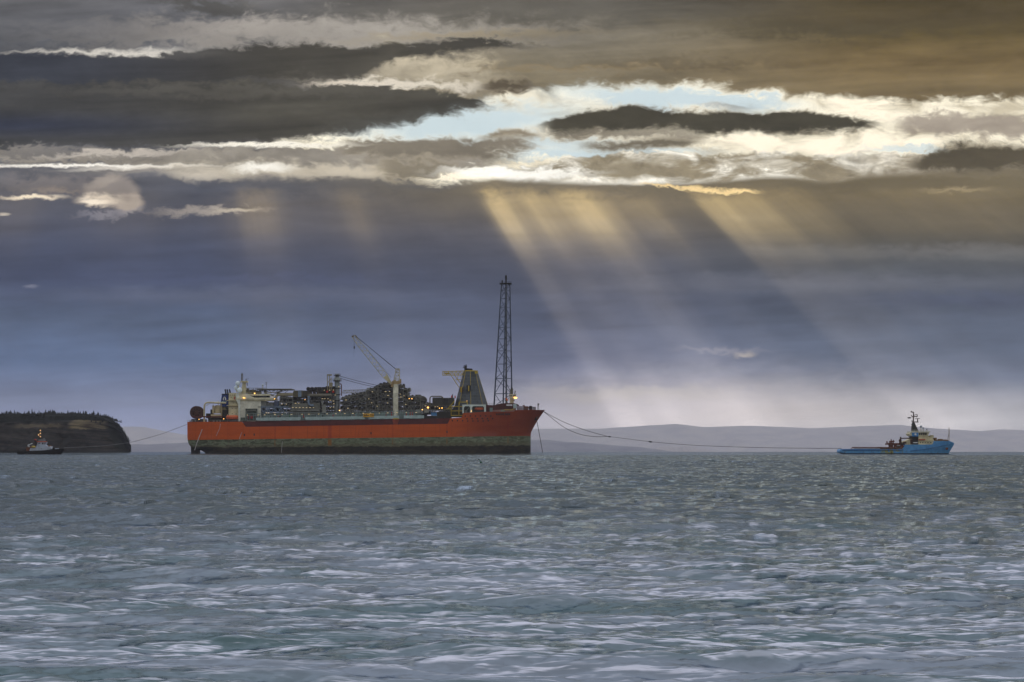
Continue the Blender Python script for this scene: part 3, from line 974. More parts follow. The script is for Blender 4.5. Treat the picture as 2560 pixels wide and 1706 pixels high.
def build_hull():
    """plated hull: rows run from below the water to the deck edge, each with its own stern and bow"""
    sheer = [(468, 1055), (607, 1055), (613, 1067.6), (1119, 1060), (1126, 1046.2), (1154.5, 1044), (1156.5, 1033), (1211, 1030), (1287.5, 1029.4), (1291, 1025.2), (1362.4, 1025.2)]
    sternx = [(1020, 468.2), (1094, 468.4), (1102, 469.4), (1110, 471.6), (1117.4, 476.8), (1120, 481), (1124, 494), (1128, 508), (1134, 514), (1150, 522)]
    bowx = [(1020, 1366), (1025.2, 1362.4), (1053.8, 1342.5), (1074.5, 1331), (1083.7, 1326.9), (1132, 1326.7), (1150, 1326.7)]
    nt, nv = 150, 22
    us = np.concatenate([np.linspace(0, 0.06, 16)[:-1], np.linspace(0.06, 0.70, 60)[:-1], np.linspace(0.70, 1.0, 76)])
    nt = len(us)
    grid = []
    for k in range(nv + 1):
        v = k / nv
        row = []
        for u in us:
            px = 468 + u * (1362.4 - 468)
            ps = interp(px, sheer)
            py = 1148 + (ps - 1148) * v
            xs, xb = interp(py, sternx), interp(py, bowx)
            px2 = xs + u * (xb - xs)
            # re-evaluate the sheer where the point really ends up
            py = 1148 + (interp(px2, sheer) - 1148) * v
            t = (px2 - xs) / (xb - xs)
            fl = min(max((1133 - py) / 108.0, 0), 1)
            bow_f = 0.80 + 0.06 * fl
            if t > bow_f:
                s_ = (t - bow_f) / (1 - bow_f)
                half = math.sqrt(max(1 - s_ ** (2.0 + 0.5 * fl), 0.0))
            elif t < 0.09:
                s_ = 1 - t / 0.09
                half = 1 - (0.28 - 0.12 * fl) * s_ ** 2.2
            else:
                half = 1.0
            p = S(px2, py, BEAM / 2 * (1 - half))
            row.append((p.x, p.z, half * BEAM / 2))
        grid.append(row)
    mb = MB()
    for side in (-1, 1):
        vs, fs = [], []
        for row in grid:
            for x, z, h in row:
                vs.append((x, BEAM / 2 + side * h, z))
        for k in range(nv):
            for i in range(nt - 1):
                a = k * nt + i
                fs.append((a, a + 1, a + nt + 1, a + nt))
        mb.add(vs, fs)
    # transom and deck plating
    tr, fs = [], []
    for row in grid:
        x, z, h = row[0]
        tr += [(x, BEAM / 2 - h, z), (x, BEAM / 2 + h, z)]
    fs = [(2 * k, 2 * k + 1, 2 * k + 3, 2 * k + 2) for k in range(nv)]
    mb.add(tr, fs)
    dk_, fs = [], []
    for x, z, h in grid[-1]:
        zz = z - 1.0
        dk_ += [(x, BEAM / 2 - h, zz), (x, BEAM / 2 + h, zz)]
    fs = [(2 * i, 2 * i + 1, 2 * i + 3, 2 * i + 2) for i in range(nt - 1)]
    mb.add(dk_, fs)
    return mb.build('hull', HULLM, ship, smooth=True)


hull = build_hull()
# set-back maroon plating between the orange side and the deck
mb = MB()
a, b, c_, d_ = S(606.5, 1053.9, 1.6), S(1126, 1046.0, 1.6), S(1121, 1062, 1.6), S(612, 1070, 1.6)
mb.prism([(a.x, a.z), (d_.x, d_.z), (c_.x, c_.z), (b.x, b.z)], 1.6, BEAM - 1.6)
mb.build('side_plating', MAROON, ship)
# skeg and rudder under the stern
mb = MB()
spoly(mb, [(477, 1117), (478.2, 1150), (498, 1150), (497.5, 1124), (488, 1116)], 19, 26)
mb.build('rudder', paint('fouled_steel', (0.022, 0.020, 0.014), 0.8, 0.4), ship)
# dark ports on the bow shoulder
rs = random.Random(4)
for row, (y0, dx) in enumerate(((1040.7, 0), (1047.0, 4.5), (1052.6, 0))):
    for k in range(6 if row != 2 else 8):
        px = 1163 + k * 12.8 + dx - (32 if row == 2 else 0)
        py = y0 + rs.uniform(-0.5, 0.5)
        mb = MB()
        p = S(px, py, 0)
        mb.lathe((p.x, 0, p.z), [(0.62, -0.05), (0.62, 0.4)], 'y', 10)
        mb.build('port_hole', BLACK, ship)
# ship's name in dark weathered letters on the bow, too faint to read
mb = MB()
for k, (x0, x1, y0, y1) in enumerate(((1240, 1242.5, 1034, 1038), (1243.5, 1245, 1034.5, 1037.5), (1246, 1248.6, 1034, 1037.6), (1249.6, 1251, 1034, 1037.8), (1252, 1254.6, 1034.2, 1037.6), (1256.4, 1259.4, 1033.2, 1038.2), (1263, 1264.4, 1032.8, 1038.4), (1265.6, 1268, 1034, 1037.8), (1269.2, 1271, 1032.8, 1037.8), (1272.4, 1275.2, 1034, 1037.6))):
    p, q_ = S(x0, y1, 0), S(x1, y0, 0)
    hb = 0.28 + 0.9 * max(0, (p.x - 255) / 10) ** 2 * 0.2
    mb.box(p.x, q_.x, hb - 0.4, hb + 0.6, p.z, q_.z)
    if k == 5:
        mb.build('ship_name_lettering', BLACK, ship); mb = MB()
mb.build('ship_name_lettering', BLACK, ship)
# anchor pocket
mb = MB()
p = S(1340, 1043.5, 16)
mb.lathe((p.x, 14.0, p.z), [(1.9, 0), (1.9, 3)], 'y', 12)
mb.build('anchor_pocket', RUST, ship)
mb = MB()
p = S(1339.5, 1046, 14)
mb.bar((p.x, 13.5, p.z - 1.6), (p.x, 13.5, p.z + 1.4), 0.45); mb.bar((p.x - 1.2, 13.5, p.z - 1.2), (p.x + 1.2, 13.5, p.z - 1.2), 0.4)
mb.build('anchor', BLACK, ship)
# water running from the side
for k, l in enumerate((((505.6, 1073.5), (499, 1090), (492, 1108), (486.5, 1126)), ((551, 1060), (549, 1072), (544, 1082), (541, 1090)), ((604.5, 1081), (601, 1090), (598, 1098)), ((706, 1104), (704.6, 1118), (703.5, 1132)))):
    mb = MB()
    mb.tube([S(a, b, -0.3 - 0.25 * i) for i, (a, b) in enumerate(l)], 0.30 if k == 0 else 0.16, 5)
    mb.build('drain_water', paint('falling_water', (0.42, 0.40, 0.42), 0.35, 0.0), ship)
# small dark scupper marks
for px, py in ((635.5, 1087), (927.5, 1083.5), (1117.5, 1080), (611, 1088)):
    mb = MB(); p = S(px, py, 0)
    mb.box(p.x - 0.5, p.x + 0.5, -0.06, 0.3, p.z - 0.9, p.z + 0.9)
    mb.build('scupper', BLACK, ship)

# --- stern deck
mb = MB()
p = S(492.6, 1031.8, 12)
for y in (8.0, 16.0):
    ring = [(5.3, y - 0.4), (5.3, y + 0.4), (3.4, y + 0.4), (3.4, y - 0.4), (5.3, y - 0.4)]
    n = 26
    vs = []
    fs = []
    for r, h in ring[:4]:
        for k in range(n):
            t = 2 * math.pi * k / n
            vs.append((p.x + r * math.cos(t), h, p.z + r * math.sin(t)))
    for i in range(4):
        for k in range(n):
            fs.append((i * n + k, i * n + (k + 1) % n, ((i + 1) % 4) * n + (k + 1) % n, ((i + 1) % 4) * n + k))
    mb.add(vs, fs)
    for k in range(8):
        t = 2 * math.pi * k / 8 + 0.2
        mb.bar((p.x, y, p.z), (p.x + 3.6 * math.cos(t), y, p.z + 3.6 * math.sin(t)), 0.55, 5)
mb.lathe((p.x, 0, p.z), [(1.9, 7.6), (1.9, 16.4)], 'y', 16)
mb.build('hose_reel', paint('reel_brown', (0.060, 0.026, 0.018), 0.8, 0.5, (0.03, 0.015, 0.01)), ship)
mb = MB()
p = S(493.5, 1032.2, 12)
mb.lathe((p.x, 0, p.z - 0.6), [(4.0, 8.6), (4.0, 15.2)], 'y', 20)
mb.build('wound_hose', paint('black_hose', (0.02, 0.014, 0.012), 0.85, 0.3), ship)
mb = MB(); sbox(mb, 480, 557, 1040.6, 1043.6, 5, 6.4); mb.build('rail_beam', MAROON, ship)
mb = MB()
mb.tube([S(510.6, 1056, 7), S(510.6, 1020, 7), S(511.2, 1013, 7), S(514, 1008.4, 7), S(519, 1006.6, 7), S(553, 1007.6, 7), S(565, 1008.0, 7)], 0.72, 8)
mb.bar(S(514, 1015.5, 7), S(524, 1010, 7), 0.22)
mb.build('stern_crane', CREAM, ship, smooth=True)
mb = MB()
sbox(mb, 530.5, 536.5, 1015, 1034, 10, 16); sbox(mb, 538, 550, 1013.5, 1034, 9, 16); sbox(mb, 527, 553.5, 1036, 1044, 8, 20); sbox(mb, 553, 566, 1014, 1040, 14, 30)
mb.bar(S(545.4, 1002, 10), S(545.4, 1016, 10), 0.3); mb.bar(S(553, 1009, 8), S(553, 1045, 8), 0.5)
mb.bar(S(533, 1012, 10), S(533, 1016, 10), 0.4)
mb.build('winch_house', paint('rusty_cream_paint', (0.46, 0.39, 0.24), 0.6, 0.9), ship)
mb = MB()
sbox(mb, 520, 570, 1044, 1054.6, 12, 34); sbox(mb, 515, 527, 1034, 1046, 10, 22); sbox(mb, 526, 531, 1024, 1036, 12, 20); sbox(mb, 556, 571.5, 1025, 1054, 9, 30); sbox(mb, 478, 510, 1048, 1054.5, 18, 36)
mb.build('deck_machinery', DARK, ship)
mb = MB()
rr_ = [S(469, 1055, 1), S(606, 1055, 1)]
mb.rail(rr_, 1.4, 4.0, 0.10)
for px in (474, 479, 487, 533, 541, 549):
    sbox(mb, px, px + 2.4, 1051.5, 1055, 2, 4)
mb.build('stern_rail', LGREY, ship)

# --- funnel
mb = MB()
spoly(mb, [(554.8, 986.4), (570.8, 986.4), (570.8, 1017), (549.9, 1017)], 12, 27)
fun = mb.build('funnel', NAVY, ship)
mb = MB(); sbox(mb, 554.2, 571.4, 984.8, 986.9, 11.6, 27.4); mb.build('funnel_rim', BLACK, fun)
mb = MB()
for s_ in (-1, 1):
    l = [(561.3 + s_ * 0.5, 991.2), (561.3 + s_ * 3.0, 995.2), (561.3 + s_ * 4.3, 998.0), (561.3 + s_ * 3.4, 1000.6), (561.3 + s_ * 1.2, 1001.6), (561.3 + s_ * 1.7, 998.0), (561.3 + s_ * 0.6, 994.4)]
    mb.prism([(S(a, b, 12).x, S(a, b, 12).z) for a, b in l], 11.8, 12.1)
mb.build('drop_emblem', WHITE, fun)
mb = MB()
for k in range(7):
    sbox(mb, 554.6 + k * 1.9, 556.0 + k * 1.9, 1003.6 + 0.15 * (k % 2), 1005.4, 11.8, 12.1)
mb.build('funnel_lettering', PALEB, fun)
for px in (564.2, 569.2, 575.0):
    mb = MB()
    mb.tube([S(px + 0.6, 986, 17), S(px, 979, 17), S(px - 1.0, 975.2, 17), S(px - 2.2, 974.2, 17)], 0.62, 8)
    mb.build('exhaust_pipe', BLACK, fun)

# --- accommodation
mb = MB()
sbox(mb, 571.2, 597, 1002, 1054.5, 6, 38)
acc = mb.build('accommodation_block', CREAM, ship)
mb = MB(); sbox(mb, 571.8, 591, 982.6, 1001.5, 8, 36); mb.build('upper_deckhouse', CREAM, acc)
mb = MB(); sbox(mb, 566, 596.5, 1000.6, 1002.2, 4.6, 38.5); sbox(mb, 566, 596.5, 1013.6, 1015.2, 4.6, 38.5); mb.build('deck_ledge', paint('cream_ledge', (0.5, 0.44, 0.27), 0.6, 0.6), acc)
for (px, py) in ((580.6, 1021.2), (590.2, 1021.2), (580.6, 1034.6), (590.2, 1034.6), (575, 988), (580, 988), (585, 988), (577, 994), (583, 1008), (591, 1008)):
    mb = MB(); p = S(px, py, 6)
    y0 = 8 if py < 1001 else 6
    mb.lathe((p.x, 0, p.z), [(0.34, y0 - 0.08), (0.34, y0 + 0.2)], 'y', 8)
    mb.build('porthole', GLASS, acc)
mb = MB(); sbox(mb, 585.4, 588, 992, 999, 7.8, 8.3); mb.build('red_door', REDP, acc)
mb = MB()
spoly(mb, [(590, 986), (615, 985), (652, 1002), (652, 1053.6), (596.2, 1053.6), (596, 1012), (594.4, 1007), (590.6, 1001)], 4.4, 40)
tw = mb.build('living_quarters_tower', paint('pale_cream_wall', (0.62, 0.63, 0.56), 0.5, 0.25), ship)
mb = MB(); spoly(mb, [(590.2, 985), (596.4, 985), (600.4, 1003), (600.4, 1053.8), (595.9, 1053.8), (595.6, 1012), (594, 1007), (590.2, 1001)], 3.6, 5.2)
mb.build('flared_corner', paint('pale_corner', (0.66, 0.72, 0.70), 0.45, 0.1), tw)
mb = MB(); sbox(mb, 590.5, 684, 994.4, 999.4, 3.4, 41); sbox(mb, 612, 676, 985, 989.4, 5.4, 39); sbox(mb, 596, 614, 984.4, 1000, 4.2, 39); mb.build('bridge_deck', paint('bridge_cream', (0.62, 0.60, 0.46), 0.5, 0.3), tw)
mb = MB()
for k in range(9):
    sbox(mb, 617 + k * 6.6, 622.2 + k * 6.6, 989.6, 994.2, 6.2, 38)
mb.build('bridge_window', GLASS, tw)
mb = MB(); mb.rail([S(596, 985, 4), S(683, 985, 4)], 1.3, 3.5, 0.09); mb.rail([S(600, 1002, 4), S(683, 1002, 4)], 0.9, 3.5, 0.08)
sbox(mb, 600, 684, 1001.4, 1003.0, 4, 12); mb.build('bridge_rail', CREAM, tw)
# helideck and the clutter under it
mb = MB(); sbox(mb, 640, 728.6, 972.0, 974.2, 4, 34)
heli = mb.build('helideck', paint('helideck_steel', (0.13, 0.12, 0.085), 0.7, 0.4), ship)
for y in (6, 18, 32):
    mb = MB()
    mb.truss(S(646, 974.4, y), S(722, 974.4, y), S(668, 983, y), S(700, 981, y), 6, 0.30)
    mb.bar(S(722, 975, y), S(712, 983, y), 0.22); mb.bar(S(700, 981, y), S(684, 986, y), 0.25)
    mb.build('helideck_truss', OLIVE, heli)
mb = MB()
rs = random.Random(12)
for k in range(22):
    x = 615 + rs.uniform(0, 46)
    w = rs.uniform(1.2, 4.5); h = rs.uniform(2, 8)
    sbox(mb, x, x + w, 983.4 - h - rs.uniform(0, 4), 984, rs.uniform(8, 24), rs.uniform(26, 34))
for k in range(9):
    x = 617 + k * 5.4
    mb.bar(S(x, 984, 6), S(x, 970 + (k % 3), 6), 0.20, 4)
mb.bar(S(614, 970.6, 6), S(664, 970.6, 6), 0.25, 4); mb.bar(S(614, 977, 6), S(664, 977, 6), 0.2, 4)
mb.build('roof_equipment', OLIVE, tw)
mb = MB(); mb.bar(S(665.9, 973, 10), S(665.9, 955.5, 10), 0.22); mb.bar(S(662, 957.6, 10), S(668.5, 957, 10), 0.2); mb.bar(S(663, 961, 10), S(668, 961, 10), 0.15)
mb.build('helideck_antenna', LGREY, ship)
# radar mast
mb = MB()
a = S(604, 984, 14); b = S(614.6, 953.8, 14)
mb.add([(a.x - 0.4, 13, a.z), (b.x + 0.6, 13, a.z), (b.x + 0.6, 18, a.z), (a.x - 0.4, 18, a.z), (a.x + 0.8, 14, b.z), (b.x - 0.3, 14, b.z), (b.x - 0.3, 17, b.z), (a.x + 0.8, 17, b.z)], [(3, 2, 1, 0), (4, 5, 6, 7), (0, 1, 5, 4), (1, 2, 6, 5), (2, 3, 7, 6), (3, 0, 4, 7)])
sbox(mb, 601, 618.5, 952.6, 956.4, 12, 19)
mast = mb.build('radar_mast', CREAM, ship)
mb = MB()
for dx in (0, 2.2):
    mb.bar(S(603.6 + dx, 953, 15), S(604.4 + dx * 0.7, 936, 15), 0.26, 5)
for k in range(5):
    mb.bar(S(602, 950 - k * 3.4, 15), S(608.5, 949.5 - k * 3.4, 15), 0.2, 4)
mb.bar(S(605.3, 940, 15), S(605.3, 932.8, 15), 0.42, 5); mb.bar(S(615.4, 953, 15), S(615.4, 947, 15), 0.22); mb.bar(S(613.6, 949.5, 15), S(622, 946.8, 15), 0.13)
mb.bar(S(617, 953, 15), S(618.5, 965, 15), 0.3)
mb.build('lattice_mast', OLIVE, mast)
for (px, py, r, y) in ((594.7, 959.0, 2.05, 13), (590.9, 969.8, 1.95, 15), (599.1, 975.8, 2.2, 11)):
    mb = MB(); p = S(px, py, y); mb.ball(p, r)
    dm = mb.build('radar_dome', DOME, ship, smooth=True)
    mb = MB(); mb.bar((p.x + 0.2, y, p.z - r * 0.85), (p.x + 0.6, y, p.z - r - 1.6), 0.55, 8); mb.build('dome_stand', CREAM, dm)
mb = MB(); p = S(656.8, 962.8, 12); mb.ball(p, 0.85)
dm = mb.build('radar_dome', DOME, ship, smooth=True)
mb = MB(); mb.bar((p.x, 12, p.z - 0.7), (p.x, 12, p.z - 3.4), 0.3); mb.build('dome_stand', CREAM, dm)

# --- walkway along the deck edge
mb = MB()
n = 34
BULWARK = PALEB
for k in range(n):
    px0, px1 = 640 + (1060 - 640) * k / n, 640 + (1060 - 640) * (k + 1) / n
    if k in (9, 22, 29):
        mb.build('walkway_bulwark', BULWARK, ship); mb = MB()
        continue
    dy = -6.2 * (px0 - 640) / 420
    sbox(mb, px0, px1, 1044.6 + dy, 1051.4 + dy + (0.8 if k % 5 else 0), 0.6, 1.2)
mb.build('walkway_bulwark', BULWARK, ship)
mb = MB()
for k in range(30):
    px0 = 616 + k * 14.6
    dy = -7.4 * (px0 - 616) / 440
    sbox(mb, px0, px0 + 14.2, 1037.0 + dy, 1058.0 + dy, 6 + (k % 3) * 0.8, 8)
mb.build('deck_wall', TEAL, ship)
mb = MB()
for k in range(88):
    px0 = 614 + k * 5.1
    dy = -7.4 * (px0 - 616) / 440
    if k % 7 == 3:
        continue
    mb.bar(S(px0, 1052 + dy, 1.4), S(px0, 1034.6 + dy, 1.4), 0.17 if k % 4 else 0.32, 4)
for yy in (1034.8, 1040.2):
    mb.bar(S(614, yy, 1.4), S(1060, yy - 7.4, 1.4), 0.24, 4)
mb.build('walkway_frame', paint('walkway_steel', (0.20, 0.25, 0.26), 0.6, 0.3), ship)
rs = random.Random(3)
for k in range(17):
    px = 622 + k * 26 + rs.uniform(-6, 6)
    dy = -7.4 * (px - 616) / 440
    mb = MB(); w = rs.uniform(1.4, 3.2)
    sbox(mb, px, px + w, 1039 + dy, 1047 + dy, 2.2, 3.4)
    mb.build('deck_locker', (REDP, TEAL, DARK, REDP, paint('green_box', (0.05, 0.2, 0.10), 0.6))[k % 5], ship)
for px in (978, 1024.4, 1030):
    mb = MB(); sbox(mb, px, px + 3.0, 1030.5, 1040, 1.8, 3.2); mb.build('hose_cabinet', REDP, ship)
mb = MB(); sbox(mb, 908, 934.8, 1034.2, 1043.0, 0.1, 0.5)
sg = mb.build('name_board', paint('amber_board', (0.60, 0.33, 0.02), 0.5, 0.2), ship)
mb = MB()
for (x0, x1, y0, y1) in ((910, 911.6, 1036.6, 1040.6), (912.2, 913.6, 1038, 1040.6), (914.4, 917.6, 1036.4, 1040.4), (918.2, 920, 1037.8, 1040.4), (920.6, 922.8, 1037.8, 1040.4), (926, 928.4, 1036.2, 1038.8), (929.2, 931, 1036.4, 1038.4), (931.6, 933.4, 1036.4, 1040.6)):
    sbox(mb, x0, x1, y0, y1, -0.02, 0.2)
    if x0 == 920.6:
        mb.build('board_lettering', paint('dark_letters', (0.10, 0.05, 0.01), 0.6, 0.1), sg); mb = MB()
mb.build('board_lettering', paint('dark_letters', (0.10, 0.05, 0.01), 0.6, 0.1), sg)
mb = MB(); sbox(mb, 613.8, 643, 1022, 1024.4, 1.5, 14); sbox(mb, 613.8, 616, 1024, 1053, 1.5, 3); sbox(mb, 640.6, 643, 1024, 1053, 1.5, 3); sbox(mb, 617, 640, 1028, 1052, 4, 12)
sbox(mb, 600.5, 613, 1044, 1053, 2, 6, 0.5)
mb.build('service_frame', paint('dark_green_steel', (0.055, 0.075, 0.06), 0.65, 0.4), ship)
mb = MB(); sbox(mb, 626, 632, 1040, 1047, 3.6, 4.4); mb.build('fire_cabinet', REDP, ship)


# --- process modules: frame, equipment, piping and lamps, filled from a silhouette
def process_module(px0, px1, tops, py_base, y0, y1, nx, nz, seed, dens=1.0, steel=None, z_split=None):
    rs_ = random.Random(seed)
    steel = steel or paint('module_steel', (0.19, 0.19, 0.165), 0.6, 0.5)
    top_of = lambda px: interp(px, tops)
    mbf, mbe, mbp = MB(), MB(), MB()
    vessels, skids = [], []
    for i in range(nx):
        a, b = px0 + (px1 - px0) * i / nx, px0 + (px1 - px0) * (i + 1) / nx
        t = (top_of(a) + top_of(b)) / 2
        p, q_ = S(a, py_base, y0), S(b, t, y0)
        kz = max(1, round((py_base - t) / 11))
        mbf.frame(p.x, q_.x, y0, y1, p.z, q_.z, 1, kz, 0.30)
        for k in range(kz):
            z0, z1 = p.z + (q_.z - p.z) * k / kz, p.z + (q_.z - p.z) * (k + 1) / kz
            # vessels and boxes behind the frame, dense enough to block the sky
            mbe.box(p.x + 0.1, q_.x - 0.1, y0 + 5, y1 - 2, z0, z1 - 0.5 - rs_.uniform(0, 1.4))
            for _ in range(int(3 * dens)):
                w, h = rs_.uniform(0.8, 3.0), rs_.uniform(0.8, (z1 - z0) * 0.8)
                xx = rs_.uniform(p.x, max(p.x + 0.1, q_.x - w))
                yy = rs_.uniform(y0 + 0.8, y0 + 4.5)
                if rs_.random() < 0.5:
                    (mbe if rs_.random() < 0.5 else (skids.append(MB()) or skids[-1])).box(xx, xx + w, yy, y0 + 6.5, z0 - 0.2, z0 + h)
                elif rs_.random() < 0.4:
                    vessels.append(MB().lathe((xx + w / 2, yy + 1, z0), [(w * 0.4, 0), (w * 0.4, h * 0.8), (w * 0.2, h)], 'z', 8))
                else:
                    mbe.box(xx, xx + w * 0.6, yy, y0 + 6.5, z0 + 0.6, z0 + 0.6 + h * 0.6)
            for _ in range(int(3 * dens)):
                zz = rs_.uniform(z0, z1); yy = y0 + rs_.uniform(-0.2, 4)
                xx = rs_.uniform(p.x, q_.x)
                if rs_.random() < 0.55:
                    mbp.bar((xx - rs_.uniform(1, 5), yy, zz), (xx + rs_.uniform(1, 5), yy, zz), rs_.uniform(0.12, 0.34), 5)
                else:
                    mbp.bar((xx, yy, z0 - 0.5), (xx, yy, z1 + rs_.uniform(-1, 1)), rs_.uniform(0.12, 0.34), 5)
        # ragged roof line
        for _ in range(int(5 * dens)):
            xx = rs_.uniform(p.x, q_.x); w = rs_.uniform(0.4, 2.0); h = rs_.uniform(0.4, 2.4)
            (mbe if rs_.random() < 0.6 else mbp).box(xx, xx + w, y0 + rs_.uniform(1, 6), y1 - rs_.uniform(2, 8), q_.z - 0.6, q_.z + h)
        mbf.rail([(p.x, y0, q_.z), (q_.x, y0, q_.z)], 1.3, 2.2, 0.08)
    mod = mbf.build('process_module', steel, ship)
    mbe.build('equipment', DARK, mod)
    mbp.build('piping', paint('pipe_grey', (0.13, 0.13, 0.12), 0.55, 0.5), mod)
    for v in skids:
        v.build('skid_equipment', paint('skid_brown_%d' % (seed % 3), ((0.075, 0.065, 0.045), (0.085, 0.085, 0.08), (0.09, 0.06, 0.04))[seed % 3], 0.65, 0.7), mod)
    for v in vessels:
        v.build('vessel', paint('vessel_lagging', (0.17, 0.165, 0.14), 0.5, 0.5), mod)
    return mod


process_module(647, 700, [(647, 1017.5), (700, 1017.5)], 1040, 6, 34, 4, 2, 21, 0.5, BLUEG)
mb = MB()
sbox(mb, 645, 721, 1016.8, 1019.2, 4.4, 30)
for k in range(4):
    a = 652 + k * 17
    mb.bar(S(a, 1019, 5), S(a + 8.5, 1034, 5), 0.34, 5); mb.bar(S(a + 17, 1019, 5), S(a + 8.5, 1034, 5), 0.34, 5); mb.bar(S(a, 1019, 5), S(a, 1037, 5), 0.28, 5)
mb.build('pipe_rack', BLUEG, ship)
for (x0, x1, y0, y1, mt) in ((650.6, 666, 1003.6, 1016.6, LGREY), (667, 684, 1006, 1016.6, GREY), (685.5, 697, 1002.5, 1016.6, paint('blue_cabinet', (0.05, 0.07, 0.13), 0.6))):
    mb = MB(); sbox(mb, x0, x1, y0, y1, 6, 22); mb.build('equipment_cabin', mt, ship)
process_module(699, 732, [(699, 995), (732, 996)], 1040, 6, 36, 2, 3, 22, 1.0, LGREY)
# turbine hall with its ducts and intakes
mb = MB()
mb.bar(S(689, 995, 8), S(693, 988, 8), 1.1, 10); mb.bar(S(692, 986.6, 8), S(735, 986.6, 8), 1.35, 12)
mb.build('cream_duct', paint('duct_cream', (0.34, 0.30, 0.20), 0.55, 0.4), ship, smooth=True)
mb = MB(); spoly(mb, [(732.6, 993), (732.6, 980), (735, 977), (755.6, 976.2), (757, 978), (757, 993)], 6, 26); mb.build('turbine_housing', OLIVE, ship)
mb = MB(); sbox(mb, 745, 753.4, 976.8, 992.6, 5.6, 7); mb.build('turbine_panel', BLUEG, ship)
mb = MB(); spoly(mb, [(756, 992), (756, 977), (768, 977), (774, 980), (774, 992)], 7, 24); mb.build('exhaust_plenum', paint('dark_olive', (0.06, 0.055, 0.04), 0.7, 0.5), ship)
for k, px in enumerate((770.6, 779.9, 789.0)):
    mb = MB(); p = S(px, 972.6, 5)
    mb.lathe((p.x, 0, p.z), [(1.55, 5.0), (1.62, 5.4), (1.62, 13)], 'y', 16)
    mb.tube([(p.x, 8, p.z), (p.x + 1.6, 8, p.z - 2.4), (p.x + 2.4, 8, p.z - 6)], 1.3, 10)
    st = mb.build('air_intake', paint('intake_brown', (0.055, 0.04, 0.03), 0.7, 0.5), ship, smooth=True)
    mb = MB(); mb.lathe((p.x, 0, p.z), [(1.2, 4.9), (1.2, 5.05)], 'y', 14); mb.build('intake_mouth', BLACK, st)
mb = MB(); sbox(mb, 793, 803, 968, 984, 7, 20); sbox(mb, 805, 815, 968, 978, 7, 18); sbox(mb, 800, 826, 978, 985.4, 6, 26); mb.build('filter_house', DARK, ship)
mb = MB(); mb.bar(S(774, 988.8, 6), S(829, 988.8, 6), 1.35, 12); mb.bar(S(772, 985.6, 6), S(772, 992, 6), 1.2, 10)
mb.build('exhaust_duct', paint('duct_grey', (0.15, 0.14, 0.11), 0.6, 0.5), ship, smooth=True)
mb = MB(); mb.tube([S(771.5, 990, 4.6), S(771.5, 1006, 4.6), S(772.6, 1011.6, 4.6), S(776, 1014, 4.6), S(784, 1014.2, 4.6)], 0.85, 10); mb.build('bent_pipe', BLUEG, ship, smooth=True)
process_module(732, 775, [(732, 993), (775, 992)], 1012, 9, 36, 3, 2, 23, 1.0, GREY)
mb = MB(); sbox(mb, 729.5, 771, 1008.6, 1027, 5, 30); sbox(mb, 770, 800, 1007.4, 1035, 6.5, 30); sbox(mb, 733, 800, 1027.5, 1037, 6, 30)
mb.build('turbine_base', paint('base_grey', (0.135, 0.14, 0.125), 0.65, 0.5), ship)
mb = MB(); sbox(mb, 726, 798, 1026.0, 1027.8, 4.0, 6); mb.rail([S(727, 1026, 4.2), S(797, 1026, 4.2)], 1.2, 3, 0.08); mb.build('base_walkway', LGREY, ship)
process_module(775, 836, [(775, 992), (800, 991), (836, 988)], 1036, 7, 36, 5, 4, 24, 1.0, GREY)
mb = MB(); mb.bar(S(805.8, 1002, 4.8), S(805.8, 1012, 4.8), 0.8, 8); sbox(mb, 805, 815, 1012, 1033, 5, 7); mb.build('vent_duct', LGREY, ship)
# process column with platforms
mb = MB()
p = S(842.6, 1021, 12)
z = lambda py: S(842.6, py, 12).z
mb.lathe((p.x, 12, 0), [(2.1, z(1036)), (2.1, z(954)), (2.75, z(952.5)), (2.8, z(948)), (2.2, z(944)), (1.5, z(942)), (1.5, z(938)), (1.9, z(937.6)), (1.9, z(935.4)), (0.6, z(935))], 'z', 18)
colm = mb.build('process_column', paint('column_grey', (0.22, 0.25, 0.27), 0.55, 0.4), ship, smooth=True)
for (py, r) in ((953.6, 3.6), (972, 3.1), (988, 2.7), (1003, 2.7), (940.6, 2.8)):
    mb = MB(); mb.lathe((p.x, 12, 0), [(r, z(py)), (r, z(py) + 0.6)], 'z', 16); mb.rail([(p.x - r, 12 - r * 0.3, z(py) + 0.6), (p.x + r, 12 - r * 0.3, z(py) + 0.6)], 1.2, 1.5, 0.09)
    mb.build('column_platform', DARK, colm)
mb = MB(); mb.tube([S(849, 960, 11), S(852.6, 960.5, 11), S(853.6, 964, 11), S(853.6, 990, 11)], 0.4, 6); mb.build('downcomer_pipe', RUST, colm)
mb = MB()
for px in (818.6, 823.2, 827.6):
    mb.bar(S(px, 976, 9), S(px + (0.4 if px > 820 else 0), 936 if px < 825 else 944, 9), 0.36, 5)
sbox(mb, 817.6, 830, 936, 939.6, 8.4, 10); mb.bar(S(820, 957, 9), S(828, 946, 9), 0.28, 5); sbox(mb, 822, 831, 957, 968, 8, 11)
mb.build('gantry_posts', paint('gantry_cream', (0.30, 0.27, 0.17), 0.6, 0.5), ship)
mb = MB(); sbox(mb, 814, 838, 966, 990, 10, 26); sbox(mb, 812, 836, 976, 982, 7, 24); mb.build('column_skid', DARK, ship)
for px in (815.6, 830.6):
    mb = MB(); sbox(mb, px, px + 4.6, 977, 982, 5.6, 7); mb.build('red_tank', REDP, ship)
